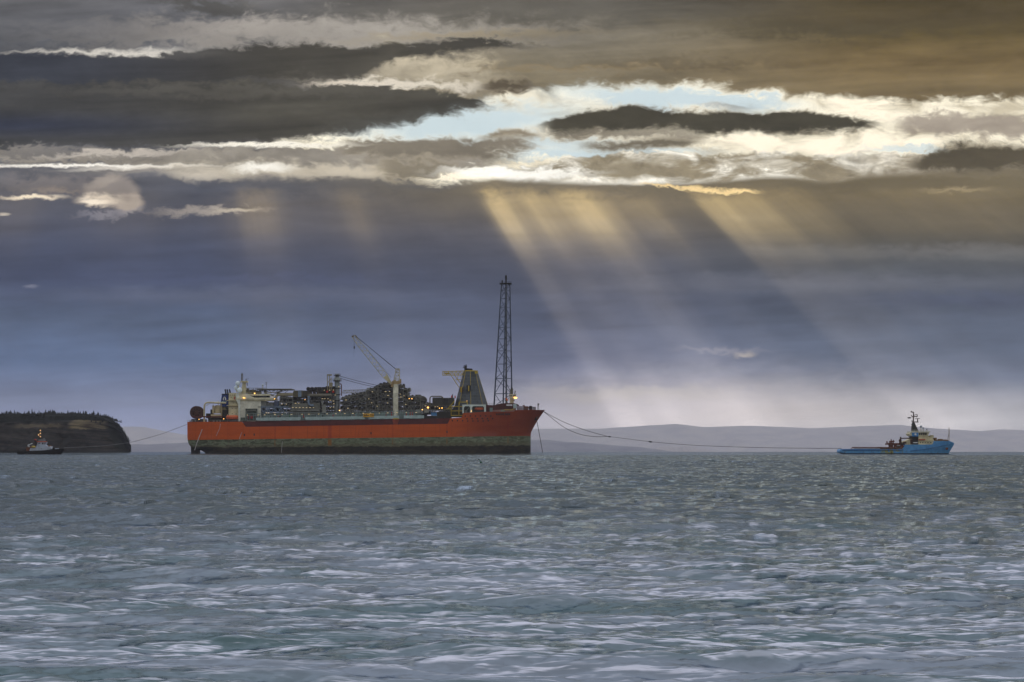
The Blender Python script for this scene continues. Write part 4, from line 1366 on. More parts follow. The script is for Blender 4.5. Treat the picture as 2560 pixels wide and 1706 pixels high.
for y_, a, b in ((14, (843, 938.6), (955, 966.4)), (14, (850, 946), (953, 971))):
    mb = MB(); mb.tube([S(a[0] + (b[0] - a[0]) * t, a[1] + (b[1] - a[1]) * t + 1.4 * math.sin(math.pi * t), y_) for t in np.linspace(0, 1, 9)], 0.18, 4); mb.build('boom_stay', CABLE, ship)
mb = MB()
for y_ in (12, 16):
    mb.truss(S(858, 976.2, y_), S(944, 973.6, y_), S(856, 983, y_), S(942, 982, y_), 16, 0.24)
mb.build('pipe_bridge', paint('bridge_steel', (0.24, 0.23, 0.18), 0.6, 0.4), ship)
# central process stack around the crane
process_module(850, 878, [(850, 1000), (864, 994), (878, 992)], 1036, 6, 38, 3, 4, 25, 1.0, LGREY)
process_module(878, 915, [(878, 990), (898, 987), (915, 982)], 1036, 6, 38, 4, 4, 26, 1.2)
process_module(915, 945, [(915, 979), (930, 975), (945, 966)], 1036, 7, 38, 4, 5, 27, 1.3)
process_module(945, 982, [(945, 966), (958, 962), (975, 961), (982, 962)], 1036, 8, 38, 4, 6, 28, 1.3)
process_module(982, 1008, [(982, 966), (996, 968), (1008, 966)], 1036, 9, 38, 3, 5, 29, 1.3)
process_module(1008, 1020, [(1008, 975), (1020, 976)], 1036, 7, 36, 2, 5, 30, 1.0)
process_module(1020, 1052, [(1020, 994), (1040, 993), (1052, 994)], 1036, 7, 38, 4, 3, 31, 1.2)
mb = MB()
mb.bar(S(1019, 991.6, 7), S(1054, 991.6, 7), 0.22, 4)
mb.bar(S(1019, 974, 7), S(1019, 992, 7), 0.22, 4); mb.bar(S(1008, 974, 7), S(1019, 974, 7), 0.22, 4); mb.bar(S(1054, 991.6, 7), S(1055, 996, 7), 0.22, 4)
sbox(mb, 1038, 1048, 986.8, 991.6, 9, 12); sbox(mb, 917, 925, 970, 973, 9, 12); sbox(mb, 881, 890, 986, 989, 9, 12)
mb.build('pipe_hanger', LGREY, ship)
mb = MB(); p = S(1050, 1010, 8)
mb.lathe((p.x, 0, p.z - 0.6), [(0.6, 8), (2.6, 8.4), (3.6, 10), (3.6, 26)], 'y', 16)
mb.lathe((p.x + 2.0, 0, p.z + 3.4), [(0.5, 9), (2.8, 9.4), (3.2, 11), (3.2, 26)], 'y', 16)
mb.build('separator_vessel', paint('dark_lagging', (0.06, 0.055, 0.05), 0.6, 0.5), ship, smooth=True)
process_module(1056, 1128, [(1056, 1012), (1090, 1014), (1128, 1014)], 1036, 7, 38, 7, 2, 32, 1.2)
mb = MB(); mb.tube([S(1074.8, 1012, 6), S(1074.8, 997, 6), S(1076, 993, 6), S(1080, 991.2, 6), S(1103, 991.4, 6), S(1107, 994, 6), S(1108, 998, 6)], 0.5, 8); mb.build('arched_pipe', OLIVE, ship, smooth=True)
mb = MB(); sbox(mb, 1081, 1108, 994, 1012.8, 7, 28); sbox(mb, 1108.4, 1120.4, 995, 1013, 7.4, 28); sbox(mb, 1121, 1134.6, 994.6, 1013, 7, 28)
lou = mb.build('cooler_box', paint('louvre_grey', (0.115, 0.115, 0.105), 0.7, 0.4), ship)
mb = MB()
for k in range(9):
    sbox(mb, 1081.6, 1134, 996 + k * 1.9, 996.5 + k * 1.9, 6.7, 7.2)
mb.build('louvre', DARK, lou)
mb = MB(); sbox(mb, 1127.6, 1132, 989, 995, 9, 12); sbox(mb, 1136.4, 1139, 989.6, 996, 9, 12); mb.build('red_vent', REDP, lou)
mb = MB(); mb.bar(S(1131.6, 995, 9), S(1131.6, 986, 9), 0.35); mb.build('vent_pipe', DARK, lou)
mb = MB(); sbox(mb, 1077.4, 1091.6, 1031.6, 1039.6, 3, 8); mb.build('blue_container', paint('container_blue', (0.06, 0.19, 0.42), 0.55, 0.2), ship)
mb = MB(); sbox(mb, 1040, 1051, 1024, 1034, 4, 8); sbox(mb, 1060, 1072, 1022, 1032, 4.6, 8); mb.build('deck_cabin', LGREY, ship)
mb = MB(); sbox(mb, 1092, 1127, 1030, 1045.6, 3, 30); sbox(mb, 1036, 1066, 1036, 1056, 9, 30); sbox(mb, 1063, 1092, 1040, 1056, 3, 30); mb.build('deck_skid', DARK, ship)

# --- pedestal crane
mb = MB()
p = S(989.2, 1027, 3.2)
z = lambda py: S(989.2, py, 3.2).z
mb.lathe((p.x, 3.2, 0), [(2.1, z(1048)), (2.1, z(984)), (2.3, z(983.6)), (2.3, z(982.6)), (2.15, z(982)), (2.15, z(961)), (1.6, z(960.6))], 'z', 24)
ped = mb.build('crane_pedestal', paint('pedestal_white', (0.60, 0.60, 0.50), 0.45, 0.15), ship, smooth=True)
mb = MB(); spoly(mb, [(979.5, 1047), (999, 1047), (993, 1062), (984, 1062)], 0.3, 4); mb.build('crane_bracket', paint('bracket_red', (0.22, 0.035, 0.012), 0.6), ship)
mb = MB(); sbox(mb, 983.6, 996, 1045.8, 1048.4, 0.1, 5); mb.build('bracket_cap', YELLOW, ship)
mb = MB()
sbox(mb, 979.6, 1000.6, 952.6, 960.8, 1.4, 6); sbox(mb, 997, 1003, 948, 958.4, 1.6, 5); sbox(mb, 977, 983.6, 960, 968, 1.6, 5); sbox(mb, 983, 990, 949.6, 953, 2, 5)
mb.build('crane_machinery', paint('rusty_cream_machine', (0.36, 0.26, 0.13), 0.65, 1.0), ped)
mb = MB()
for y_ in (1.6, 5.0):
    mb.truss(S(984.4, 953, y_), S(990.4, 923.6, y_), S(999, 953, y_), S(998.4, 924.4, y_), 4, 0.36)
mb.bar(S(990, 924, 1.6), S(990, 924, 5), 0.4); mb.bar(S(998.6, 924, 1.6), S(998.6, 924, 5), 0.4); sbox(mb, 988, 999, 921.6, 924.2, 1.4, 5.2)
mb.build('crane_gantry', paint('gantry_pale', (0.44, 0.41, 0.29), 0.55, 0.4), ped)
mb = MB()
foot, tip = S(979.5, 961, 3.3), S(882.6, 840.4, 3.3)
dv = (tip - foot).normalized(); nv_ = Vector((dv.z, 0, -dv.x))
L = (tip - foot).length


def boom_pt(t, side, y_):
    w = 0.7 + 1.35 * min(t / 0.18, 1) * min((1 - t) / 0.35 + 0.35, 1)
    yw = (1.1 + 0.3 * (1 - t)) * (1 if y_ else -1)
    return foot + dv * (L * t) + nv_ * (w * side) + Vector((0, yw, 0))


nb = 22
for i in range(nb):
    t0, t1 = 0.1 + 0.9 * i / nb, 0.1 + 0.9 * (i + 1) / nb
    for y_ in (0, 1):
        for sd in (-1, 1):
            mb.bar(boom_pt(t0, sd, y_), boom_pt(t1, sd, y_), 0.25, 5)
        mb.bar(boom_pt(t0, -1 if i % 2 else 1, y_), boom_pt(t1, 1 if i % 2 else -1, y_), 0.15, 4)
    for sd in (-1, 1):
        mb.bar(boom_pt(t0, sd, 0), boom_pt(t1, sd, 1), 0.14, 4)
boom = mb.build('crane_boom', paint('boom_cream', (0.46, 0.44, 0.34), 0.55, 0.35), ped)
mb = MB()
vs = [boom_pt(t, sd, y_) for t in (0.0, 0.17) for sd in (-1, 1) for y_ in (0, 1)]
mb.add(vs, [(0, 1, 3, 2), (4, 6, 7, 5), (0, 4, 5, 1), (2, 3, 7, 6), (0, 2, 6, 4), (1, 5, 7, 3)])
mb.build('boom_foot', paint('boom_foot_cream', (0.50, 0.46, 0.30), 0.55, 0.4), boom)
mb = MB(); sbox(mb, 879.4, 884, 839.4, 843.2, 2, 4.6); sbox(mb, 888.6, 892, 840.6, 844.4, 2, 4.6); mb.bar(S(884, 838.2, 3), S(891, 840.6, 3), 0.4); mb.build('boom_head', paint('head_brown', (0.13, 0.10, 0.06), 0.6), boom)
for k, (a, b) in enumerate((((889.5, 841), (989, 922.6)), ((891.5, 842.4), (990, 924)))):
    mb = MB(); mb.bar(S(a[0], a[1], 2.4 + k * 1.6), S(b[0], b[1], 2.4 + k * 1.6), 0.26, 4); mb.build('pendant_cable', CABLE, ped)
mb = MB(); mb.bar(S(893, 845, 3.2), S(978, 944, 3.2), 0.12, 4); mb.build('hoist_cable', CABLE, ped)
mb = MB(); mb.bar(S(885.2, 846, 3.2), S(885.4, 868, 3.2), 0.15, 4); mb.bar(S(885.4, 871, 3.2), S(884.2, 895, 3.2), 0.09, 4); mb.build('hook_cable', CABLE, boom)
mb = MB(); sbox(mb, 884.2, 886.8, 866, 872.4, 2.6, 3.8); mb.build('hook_block', BLACK, boom)

# --- turret pyramid
TY = 22.0


def turret():
    cx, cxb = S(1176.4, 928, TY).x, S(1178.5, 1013, TY).x
    zt, zb, zs = S(1176, 928, TY).z, S(1176, 1013, TY).z, S(1176, 1040, TY).z
    rt, rb = 5.55, 13.4
    ex = 1.0
    # octagon with a flat panel turned toward the viewer's right
    ang = [R_(-98 + 45 * k + 7) for k in range(8)]
    ring = lambda c, r, z_: [(c + r * math.cos(t), TY + r * math.sin(t), z_) for t in ang]
    vs = ring(cx, rt, zt) + ring(cxb, rb, zb) + ring(cxb - 1.6, rb + 4.2, zs)
    fs = [(k, 8 + k, 8 + (k + 1) % 8, (k + 1) % 8) for k in range(8)] + [(8 + k, 16 + k, 16 + (k + 1) % 8, 8 + (k + 1) % 8) for k in range(8)] + [tuple(range(8))]
    return vs, fs, ang


def panel_material():
    m, q, b = material('clad_panels')
    tcn = q.n('ShaderNodeTexCoord')
    sp = q.n('ShaderNodeSeparateXYZ'); q.put(sp.inputs[0], tcn.outputs['Object'])
    x, y, z_ = sp.outputs
    row = q.m('FRACT', q.mul(z_, 0.42))
    cellz = q.m('FLOOR', q.mul(z_, 0.42))
    cx = q.m('FLOOR', q.mul(q.add(x, q.mul(y, 0.35)), 0.5))
    rnd = q.n('ShaderNodeTexWhiteNoise', noise_dimensions='3D')
    q.put(rnd.inputs['Vector'], q.vec(cx, cellz, 2.0))
    seam = q.ss(row, 0.10, 0.04)
    seamx = q.ss(q.m('FRACT', q.mul(q.add(x, q.mul(y, 0.35)), 0.5)), 0.10, 0.04)
    n1 = q.noise(tcn.outputs['Object'], 0.5, 4, 0.6)
    c = q.mix(q.lerp(rnd.outputs[0], 0, 1, 0.0, 0.8), (0.040, 0.050, 0.062, 1), (0.075, 0.095, 0.130, 1))
    c = q.mix(q.ss(n1, 0.3, 0.7), c, q.mix(0.3, c, (0.06, 0.06, 0.05, 1)))
    c = q.mix(q.mul(q.m('MAXIMUM', seam, q.mul(seamx, 0.6)), 0.6), c, (0.15, 0.16, 0.16, 1))
    q.put(b.inputs['Base Color'], c)
    b.inputs['Roughness'].default_value = 0.42
    b.inputs['Specular IOR Level'].default_value = 0.25
    return m


vs, fs, ang = turret()
mb = MB(); mb.add(vs, fs)
tur = mb.build('turret_pyramid', panel_material(), ship)
for k in range(8):
    mb = MB(); mb.bar(vs[k], vs[8 + k], 0.22, 4)
    mb.build('corner_strip', YELLOW if k in (0, 1, 7, 2) else GREY, tur)
mb = MB()
for k in range(8):
    mb.bar(vs[k], vs[(k + 1) % 8], 0.5, 5)
sbox(mb, 1187, 1194.4, 926.6, 934, 12, 16)
mb.build('top_rim', YELLOW, tur)
mb = MB()
sbox(mb, 1161, 1181, 922.6, 927.4, 19, 25); sbox(mb, 1160.6, 1166, 915, 924, 20, 24); mb.bar(S(1163, 925, 20), S(1163, 912, 20), 0.35); mb.bar(S(1166, 925, 20), S(1166.4, 911.6, 20), 0.3); mb.bar(S(1157, 920, 20), S(1168, 917, 20), 0.3)
mb.bar(S(1165, 921.8, 20), S(1180, 923, 20), 0.35); mb.bar(S(1158, 917, 20), S(1161, 914, 20), 0.25)
mb.build('top_winch', DARK, tur)
mb = MB()
for y_ in (19.5, 24.5):
    mb.truss(S(1106.4, 929, y_), S(1160, 927.6, y_), S(1106.4, 938.6, y_), S(1160, 938, y_), 11, 0.3)
    mb.bar(S(1128, 939, y_), S(1147.6, 969, y_), 0.3, 5); mb.bar(S(1136.4, 938.5, y_), S(1151.6, 959, y_), 0.3, 5); mb.bar(S(1137, 950, y_), S(1153, 949, y_), 0.22, 5); mb.bar(S(1142, 950, y_), S(1146, 938.6, y_), 0.2, 5); mb.bar(S(1152, 938.6, y_), S(1155.6, 947, y_), 0.2, 5)
for px in (1106.6, 1120, 1133, 1146):
    mb.bar(S(px, 938.4, 19.5), S(px, 938.4, 24.5), 0.25, 4); mb.bar(S(px, 928.6, 19.5), S(px, 928.6, 24.5), 0.25, 4)
sbox(mb, 1111, 1124, 932.6, 935.4, 20, 24)
mb.build('gantry_arm', YELLOW, tur)
for (px, py, w, h, m1) in ((1171.6, 971, 5.2, 7.4, BLACK), (1152.8, 974, 3.4, 7.0, RUST)):
    mb = MB(); yy = 9.9 if px > 1160 else 12.0
    sbox(mb, px - w, px + w, py - h, py + h, yy, yy + 3); mb.build('hoist_hatch', m1, tur)
    mb = MB(); sbox(mb, px - 1.2, px + 1.6, py - 6.6, py + 7.4, yy - 0.6, yy + 0.1); mb.build('hoist_rail', YELLOW, tur)
mb = MB()
for (a, b) in (((1127.6, 1038.6), (1127.6, 1016.4)), ((1127.6, 1016.6), (1156, 1016.6)), ((1127.6, 1027.6), (1156, 1027.6)), ((1147.4, 1040), (1147.4, 1005.4)), ((1147.4, 1005.6), (1168, 1005.6)), ((1168, 1005.6), (1168, 1013)), ((1120, 1022), (1137, 1002)), ((1116, 1022.6), (1128, 1022.6)), ((1127, 1039), (1156, 1039))):
    mb.bar(S(a[0], a[1], 5), S(b[0], b[1], 5), 0.42, 4)
    mb.bar(S(a[0], a[1], 9), S(b[0], b[1], 9), 0.3, 4)
mb.build('access_frame', YELLOW, ship)
mb = MB(); sbox(mb, 1129, 1156, 1030, 1043.6, 7, 12); sbox(mb, 1121, 1129, 1034, 1045, 6, 12); mb.build('turret_skid', paint('olive_skid', (0.05, 0.055, 0.025), 0.7, 0.4), ship)

# --- portal frame over the forward lifeboat
mb = MB()
for (x0, x1, y0, y1) in ((1155.8, 1214.8, 1011.8, 1015.6), (1155.8, 1159.6, 1015.6, 1033.6), (1175.2, 1180.0, 1015.6, 1033.4), (1210.2, 1214.8, 1015.6, 1030.4)):
    sbox(mb, x0, x1, y0, y1, 1.2, 4.4)
for (cx_, cy_, sx, sy) in ((1159.6, 1015.6, 1, 1), (1175.2, 1015.6, -1, 1), (1180, 1015.6, 1, 1), (1210.2, 1015.6, -1, 1)):
    spoly(mb, [(cx_, cy_), (cx_ + 3.4 * sx, cy_), (cx_, cy_ + 3.4 * sy)], 1.3, 4.3)
mb.build('portal_frame', paint('portal_white', (0.58, 0.66, 0.66), 0.5, 0.15), ship)
mb = MB(); sbox(mb, 1157, 1213, 1017, 1034, 6.5, 10); mb.build('portal_back_wall', paint('portal_dark', (0.06, 0.065, 0.05), 0.7, 0.4), ship)
mb = MB(); mb.bar(S(1163, 1030, 4), S(1173, 1019.4, 4), 0.3); sbox(mb, 1162, 1168, 1026, 1033, 4, 6.4); mb.build('davit_arm', LGREY, ship)

# --- forecastle
mb = MB()
spoly(mb, [(1214.8, 1031), (1214.8, 1012.8), (1236, 1013.4), (1248, 1010), (1262, 1008.2), (1284, 1008.4), (1292, 1010), (1298, 1013.2), (1297, 1014.4), (1290, 1012.6), (1290, 1027), (1284, 1030)], 8, 34)
fc = mb.build('forecastle_house', paint('dark_maroon', (0.06, 0.010, 0.007), 0.65, 0.3), ship)
mb = MB(); spoly(mb, [(1226, 1029.8), (1232, 1025.5), (1262, 1024), (1266, 1023), (1278, 1024.4), (1287, 1021.6), (1289.6, 1023), (1285, 1029.6)], 3.5, 8)
mb.build('deck_tarpaulin', paint('faded_pink_canvas', (0.27, 0.15, 0.13), 0.8, 0.5), ship)
mb = MB(); mb.tube([S(1255, 1029, 3.2), S(1262, 1024.6, 3.2), S(1278, 1025.2, 3.2), S(1286, 1021.8, 3.2)], 0.3, 5); mb.build('yellow_hose', YELLOW, ship)
mb = MB(); sbox(mb, 1224.4, 1231.6, 1019.8, 1030, 3, 6); sbox(mb, 1252, 1262, 1025, 1029.6, 3, 4); mb.build('deck_vent', TEAL, ship)
mb = MB(); sbox(mb, 1266, 1280.8, 1011.6, 1014.8, 7.4, 12); mb.build('fore_canopy', paint('pale_canopy', (0.7, 0.72, 0.8), 0.6, 0.0), fc)  # canopy in one even pale paint
mb = MB(); sbox(mb, 1283, 1291.4, 1010.4, 1021, 6.5, 11); mb.build('vent_trunk', PALEB, fc)
mb = MB(); sbox(mb, 1291.6, 1308.6, 1015.6, 1025.6, 10, 16); mb.build('lilac_locker', paint('lilac_grey', (0.30, 0.29, 0.37), 0.6, 0.3), ship)
mb = MB()
for (x0, x1, y0) in ((1306.6, 1312, 1013.2), (1312, 1321, 1016), (1322.6, 1331, 1015.6), (1300, 1306, 1017)):
    sbox(mb, x0, x1, y0, 1026, 14, 24)
p = S(1326, 1019.6, 15); mb.lathe((p.x, 0, p.z), [(1.6, 14), (1.6, 22)], 'y', 12)
mb.build('anchor_winch', RUST, ship)
mb = MB(); sbox(mb, 1331.6, 1340, 1017.4, 1025.8, 17, 24); mb.build('bow_locker', paint('bow_lilac', (0.30, 0.31, 0.36), 0.6, 0.2), ship)
mb = MB(); mb.bar(S(1344.6, 1026, 21), S(1344.6, 1009, 21), 0.28); sbox(mb, 1343.6, 1348, 1008.8, 1013.6, 20.6, 21.4); mb.bar(S(1347.4, 1026, 21), S(1346.4, 1012, 21), 0.2); mb.build('bow_mast', LGREY, ship)
mb = MB(); mb.rail([S(1216, 1012.6, 9), S(1240, 1012.8, 9)], 1.2, 2.5, 0.08); mb.rail([S(1292, 1025.4, 6), S(1330, 1025.4, 15)], 1.3, 2.5, 0.08); mb.build('bow_rail', GREY, ship)
# bow control cabin
mb = MB()
sbox(mb, 1274.2, 1284.4, 996.6, 1010.6, 14, 18)
ctl = mb.build('cabin_pedestal', CREAM, ship)
mb = MB()
a = [S(1275, 996.4, 13), S(1287.6, 996.4, 13), S(1291, 986, 13), S(1272.4, 986, 13)]
mb.prism([(p.x, p.z) for p in a], 12, 19)
mb.build('control_cabin', CREAM, ctl)
for px in (1274.2, 1278.4, 1283.6, 1287):
    mb = MB(); sbox(mb, px - 0.1, px + 2.2, 988.0, 991.6, 11.8, 12.2); mb.build('cabin_window', GLASS, ctl)
mb = MB()
mb.bar(S(1277.6, 986, 15), S(1277.6, 969, 15), 0.3, 5); mb.bar(S(1281.4, 986, 15), S(1281.4, 970, 15), 0.25, 5)
for py in (974, 978, 982):
    mb.bar(S(1272.6, py, 15), S(1284, py, 15), 0.25, 4)
mb.bar(S(1287, 986, 14), S(1288, 977, 14), 0.4, 5); sbox(mb, 1275.6, 1282.4, 975, 986, 14, 16)
mb.bar(S(1284, 1002, 14), S(1286.4, 1001.4, 14), 0.5, 6); mb.bar(S(1268, 1008, 14), S(1264, 995.4, 14), 0.6, 5); sbox(mb, 1262, 1270, 1001, 1003, 14, 16)
mb.build('cabin_mast', OLIVE, ctl)
mb = MB(); mb.bar(S(1264.4, 996, 13), S(1268.6, 1002, 13), 0.75, 6); mb.build('orange_float', ORANGE, ctl)

# --- flare tower: three-legged lattice
FT = MB()
bays = [1016, 984.7, 946.3, 910.6, 877.6, 847.5, 819.1, 792.8, 768.9, 747.0, 726.9, 710.2]


def leg(j, py):
    t = (1016 - py) / (1016 - 710.2)
    px = ((1235.0, 1253.6), (1257.8, 1264.6), (1280.2, 1274.8))[j]
    y_ = ((27.0, 24.0), (17.0, 20.0), (27.0, 24.0))[j]
    return S(px[0] + (px[1] - px[0]) * t, py, y_[0] + (y_[1] - y_[0]) * t)


for j in range(3):
    for a, b in zip(bays, bays[1:]):
        t = (1016 - a) / 306
        FT.bar(leg(j, a), leg(j, b), 0.62 - 0.22 * t, 6)
    k2 = (j + 1) % 3
    for i, (a, b) in enumerate(zip(bays, bays[1:])):
        t = (1016 - a) / 306
        r = 0.32 - 0.10 * t
        FT.bar(leg(j, b), leg(k2, b), r, 5)
        FT.bar(leg(j, a), leg(k2, b), r * 0.85, 5) if (i + j) % 2 else FT.bar(leg(k2, a), leg(j, b), r * 0.85, 5)
        m1 = (leg(j, a) + leg(k2, a)) / 2
        FT.bar(leg(j, (a + b) / 2), leg(k2, (a + b) / 2).lerp(leg(j, (a + b) / 2), 0.5), r * 0.5, 4)
flare = FT.build('flare_tower', TOWERB, ship)
mb = MB(); mb.bar(S(1266.6, 1010, 24), S(1265.6, 706, 22.5), 0.5, 8); mb.bar(S(1264, 1010, 23), S(1264.2, 712, 22), 0.22, 6); mb.build('flare_riser', paint('riser_grey', (0.10, 0.11, 0.13), 0.5, 0.3), flare)
mb = MB()
for py in (984.7, 946.3, 910.6, 877.6, 847.5, 819.1, 792.8, 768.9, 747.0, 724):
    p = S(1262.4, py, 22); mb.box(p.x - 0.9, p.x + 1.4, 20.6, 23.4, p.z, p.z + 0.5); mb.bar((p.x + 0.6, 21, p.z), (p.x + 0.8, 21, p.z + 1.8), 0.4, 5)
mb.build('rest_platform', BLACK, flare)
mb = MB(); sbox(mb, 1248.8, 1279.0, 707.4, 709.8, 17.5, 27); mb.rail([S(1249, 707.4, 17.6), S(1279, 707.4, 17.6)], 1.0, 2, 0.07)
sbox(mb, 1254, 1257, 701, 708, 20, 22); mb.build('top_platform', BLACK, flare)
mb = MB(); p = S(1265, 700, 22); z = lambda py: S(1265, py, 22).z
mb.lathe((p.x, 22, 0), [(0.75, z(709)), (0.55, z(700)), (0.9, z(698)), (0.7, z(696)), (0.85, z(694)), (0.9, z(690.6)), (0.5, z(688.6))], 'z', 12); mb.build('flare_tip', BLACK, flare, smooth=True)

# --- lamps
rs = random.Random(8)
for (px, py, y_, r) in ((636.5, 984.0, 3.0, 0.75), (609.0, 994.6, 2.8, 0.75), (612.0, 995.4, 2.8, 0.5), (686.6, 997.6, 3.0, 0.6), (497.6, 1048.6, 4.0, 0.5), (559.2, 1047.6, 3.4, 0.55), (1069.8, 1019.2, 4.0, 1.15), (1055.8, 1024.6, 3.8, 0.65), (1098.8, 1020.8, 4.0, 0.55), (1105.0, 1020.4, 4.0, 0.7),
                        (1023.0, 997.2, 6.0, 0.5), (1029.8, 997.2, 6.0, 0.55), (848.8, 1026.6, 4.0, 0.65), (1178.6, 1028.2, 0.8, 0.5), (1167.4, 1003.0, 5.0, 0.35), (762.6, 999.6, 5.4, 0.42)):
    mb = MB(); mb.ball(S(px, py, y_), r * 0.68, 8, 6, 1, 1, 0.7); mb.build('flood_lamp', LAMP_O, ship)
mb = MB(); a, b = S(1284.8, 994.8, 11.5), S(1292.4, 995.0, 11.5); mb.bar(a, b, 0.52, 8); mb.build('bow_flood_lamp', LAMP_O, ship)
spots = []
for k in range(20):
    px = 620 + k * 22 + rs.uniform(-3, 3); spots.append((px, 1038.2 - 7.0 * (px - 620) / 440, 1.2))
for k in range(7):
    spots.append((732 + k * 8.6, 1019.4, 4.4))
for (px, py) in ((739, 1008.6), (747, 1008.6), (666, 1032.4), (686, 1032.4), (671, 1032.8), (712, 1032), (705, 1010.4), (716, 1010.6), (664, 1001), (806, 997), (812, 997.2), (820, 997.4), (825.6, 1001), (833.6, 1003), (834.6, 1010), (834, 1018), (826, 1019.8), (811, 976), (824, 976), (833.6, 975.4), (847, 967.4), (838.6, 988), (865, 1000.4), (870, 1021), (922, 997.4), (929, 1007.4), (943, 1016), (969, 1007.8), (964, 979.4), (974, 979), (970, 989), (931, 979.8), (1001, 985.6), (1002, 993), (1014.4, 1011.6), (1010.4, 990), (1088, 1017.4), (1094, 1017), (1064, 1015), (600, 1050), (648, 1024)):
    spots.append((px, py, 5.0))
for px, py, y_ in spots[:66]:
    mb = MB(); p = S(px, py, y_); w = rs.uniform(0.4, 0.7)
    mb.box(p.x - w, p.x + w, y_ - 0.2, y_ + 0.2, p.z - 0.17, p.z + 0.17)
    mb.build('strip_lamp', LAMP_W, ship)


# --- lifeboats hang in the ship's davits
def lifeboat(px0, px1, py0, py1, y_, label):
    a, b = S(px0, py1, y_), S(px1, py0, y_)
    t = thing('lifeboat', label, 'lifeboat', ship_loc + Vector(((a.x + b.x) / 2, y_, a.z)), 'orange lifeboats on the production ship')
    L_, H_ = (b.x - a.x) / 2, b.z - a.z
    vs, fs = [], []
    n, m_ = 14, 8
    for i in range(n + 1):
        u = -1 + 2 * i / n
        w = 1.5 * (1 - abs(u) ** 3.2) ** 0.5 + 0.04
        k0 = H_ * 0.18 * abs(u) ** 3
        for j in range(m_):
            th_ = math.pi * (j / (m_ - 1) - 0.5)
            hh = 0.5 + 0.5 * math.sin(th_)
            vs.append((u * L_, -w * math.cos(th_) ** 0.6 if abs(math.cos(th_)) > 1e-6 else 0, k0 + hh * (H_ * (1 - 0.10 * abs(u) ** 3) - k0)))
    full = vs + [(x, -y, z) for x, y, z in vs]
    nn = len(vs)
    for i in range(n):
        for j in range(m_ - 1):
            q_ = (i * m_ + j, (i + 1) * m_ + j, (i + 1) * m_ + j + 1, i * m_ + j + 1)
            fs += [q_, tuple(k + nn for k in q_)]
    mb = MB(); mb.add(full, fs); mb.build('hull', ORANGE, t, smooth=True)
    mb = MB(); mb.box(-L_ * 0.9, L_ * 0.9, -1.62, 1.62, H_ * 0.36, H_ * 0.44); mb.build('fender', paint('lifeboat_fender', (0.20, 0.035, 0.02), 0.7), t)
    mb = MB()
    for s_ in (-0.6, 0.6):
        mb.bar((s_ * L_, 0, H_ * 0.9), (s_ * L_, 0, H_ + 0.9), 0.14, 5)
    mb.build('lifting_hook', LGREY, t)
    return t


lifeboat(565.6, 595.5, 1038.5, 1048.6, 3.4, 'larger orange lifeboat hanging below the cream living quarters near the stern')
lifeboat(1187, 1208.8, 1018.8, 1026, 3.9, 'smaller orange lifeboat inside the white portal frame beside the grey pyramid')
mb = MB(); sbox(mb, 566, 597, 1048.8, 1054.4, 4, 8); mb.build('davit_shade_block', paint('recess_shade', (0.03, 0.012, 0.008), 0.8, 0.1), ship)  # solid block, dark colour stands for the shade under the lifeboat
mb = MB()
for px in (569, 592):
    mb.bar(S(px, 1056, 5.6), S(px, 1036.5, 5.6), 0.3); mb.bar(S(px, 1036.5, 5.6), S(px, 1036.5, 3.4), 0.3)
mb.build('lifeboat_davit', CREAM, ship)


# ------------------------------------------------------------------ other vessels
def vessel_frame(px, py, Y, label, cat, name):
    loc = at(px, py, Y)
    zero = loc.z
    loc = loc.copy(); loc.z = sea_z(Y)
    root = thing(name, label, cat, loc)

    def P(a, b, y=0.0):
        p = at(a, b, Y + y)
        return Vector((p.x - loc.x, y, p.z - zero))
    return root, P


def boat_hull(P, sheer, sternx, bowx, beam, py_low, m, parent, x_end, bow_start=0.62, stern_round=0.06, nt=70, nv=12, flare=0.5, deck_drop=0.5):
    """plated hull between a stern and a bow profile, narrowing to the bow, with a deck"""
    px0, px1 = sheer[0][0], x_end
    mb = MB()
    rows = []
    for k in range(nv + 1):
        v = k / nv
        row = []
        for i in range(nt):
            u = i / (nt - 1)
            px = px0 + u * (px1 - px0)
            py = py_low + (interp(px, sheer) - py_low) * v
            xs, xb = interp(py, sternx), interp(py, bowx)
            px2 = xs + u * (xb - xs)
            py = py_low + (interp(px2, sheer) - py_low) * v
            if u > bow_start:
                s_ = (u - bow_start) / (1 - bow_start)
                half = max(1 - s_ ** (1.7 + flare * 1.6 * v), 0) ** (0.75 - 0.2 * flare * v)
            elif u < stern_round:
                half = 1 - 0.18 * (1 - u / stern_round) ** 2
            else:
                half = 1.0
            half *= 0.90 + 0.10 * v
            p = P(px2, py, beam / 2 * (1 - half))
            row.append((p.x, p.z, half * beam / 2))
        rows.append(row)
    for side in (-1, 1):
        vs = [(x, beam / 2 + side * h, z) for r in rows for x, z, h in r]
        fs = [(k * nt + i, k * nt + i + 1, (k + 1) * nt + i + 1, (k + 1) * nt + i) for k in range(nv) for i in range(nt - 1)]
        mb.add(vs, fs)
    tr = []
    for r in rows:
        x, z, h = r[0]
        tr += [(x, beam / 2 - h, z), (x, beam / 2 + h, z)]
    mb.add(tr, [(2 * k, 2 * k + 1, 2 * k + 3, 2 * k + 2) for k in range(nv)])
    dk_ = []
    for x, z, h in rows[-1]:
        dk_ += [(x, beam / 2 - h, z - deck_drop), (x, beam / 2 + h, z - deck_drop)]
    mb.add(dk_, [(2 * i, 2 * i + 1, 2 * i + 3, 2 * i + 2) for i in range(nt - 1)])
    return mb.build('hull', m, parent, smooth=True), rows


def vbox(P, mb, px0, px1, py0, py1, y0, y1):
    a, b = P(px0, py1, y0), P(px1, py0, y0)
    return mb.box(a.x, b.x, y0, y1, a.z, b.z)


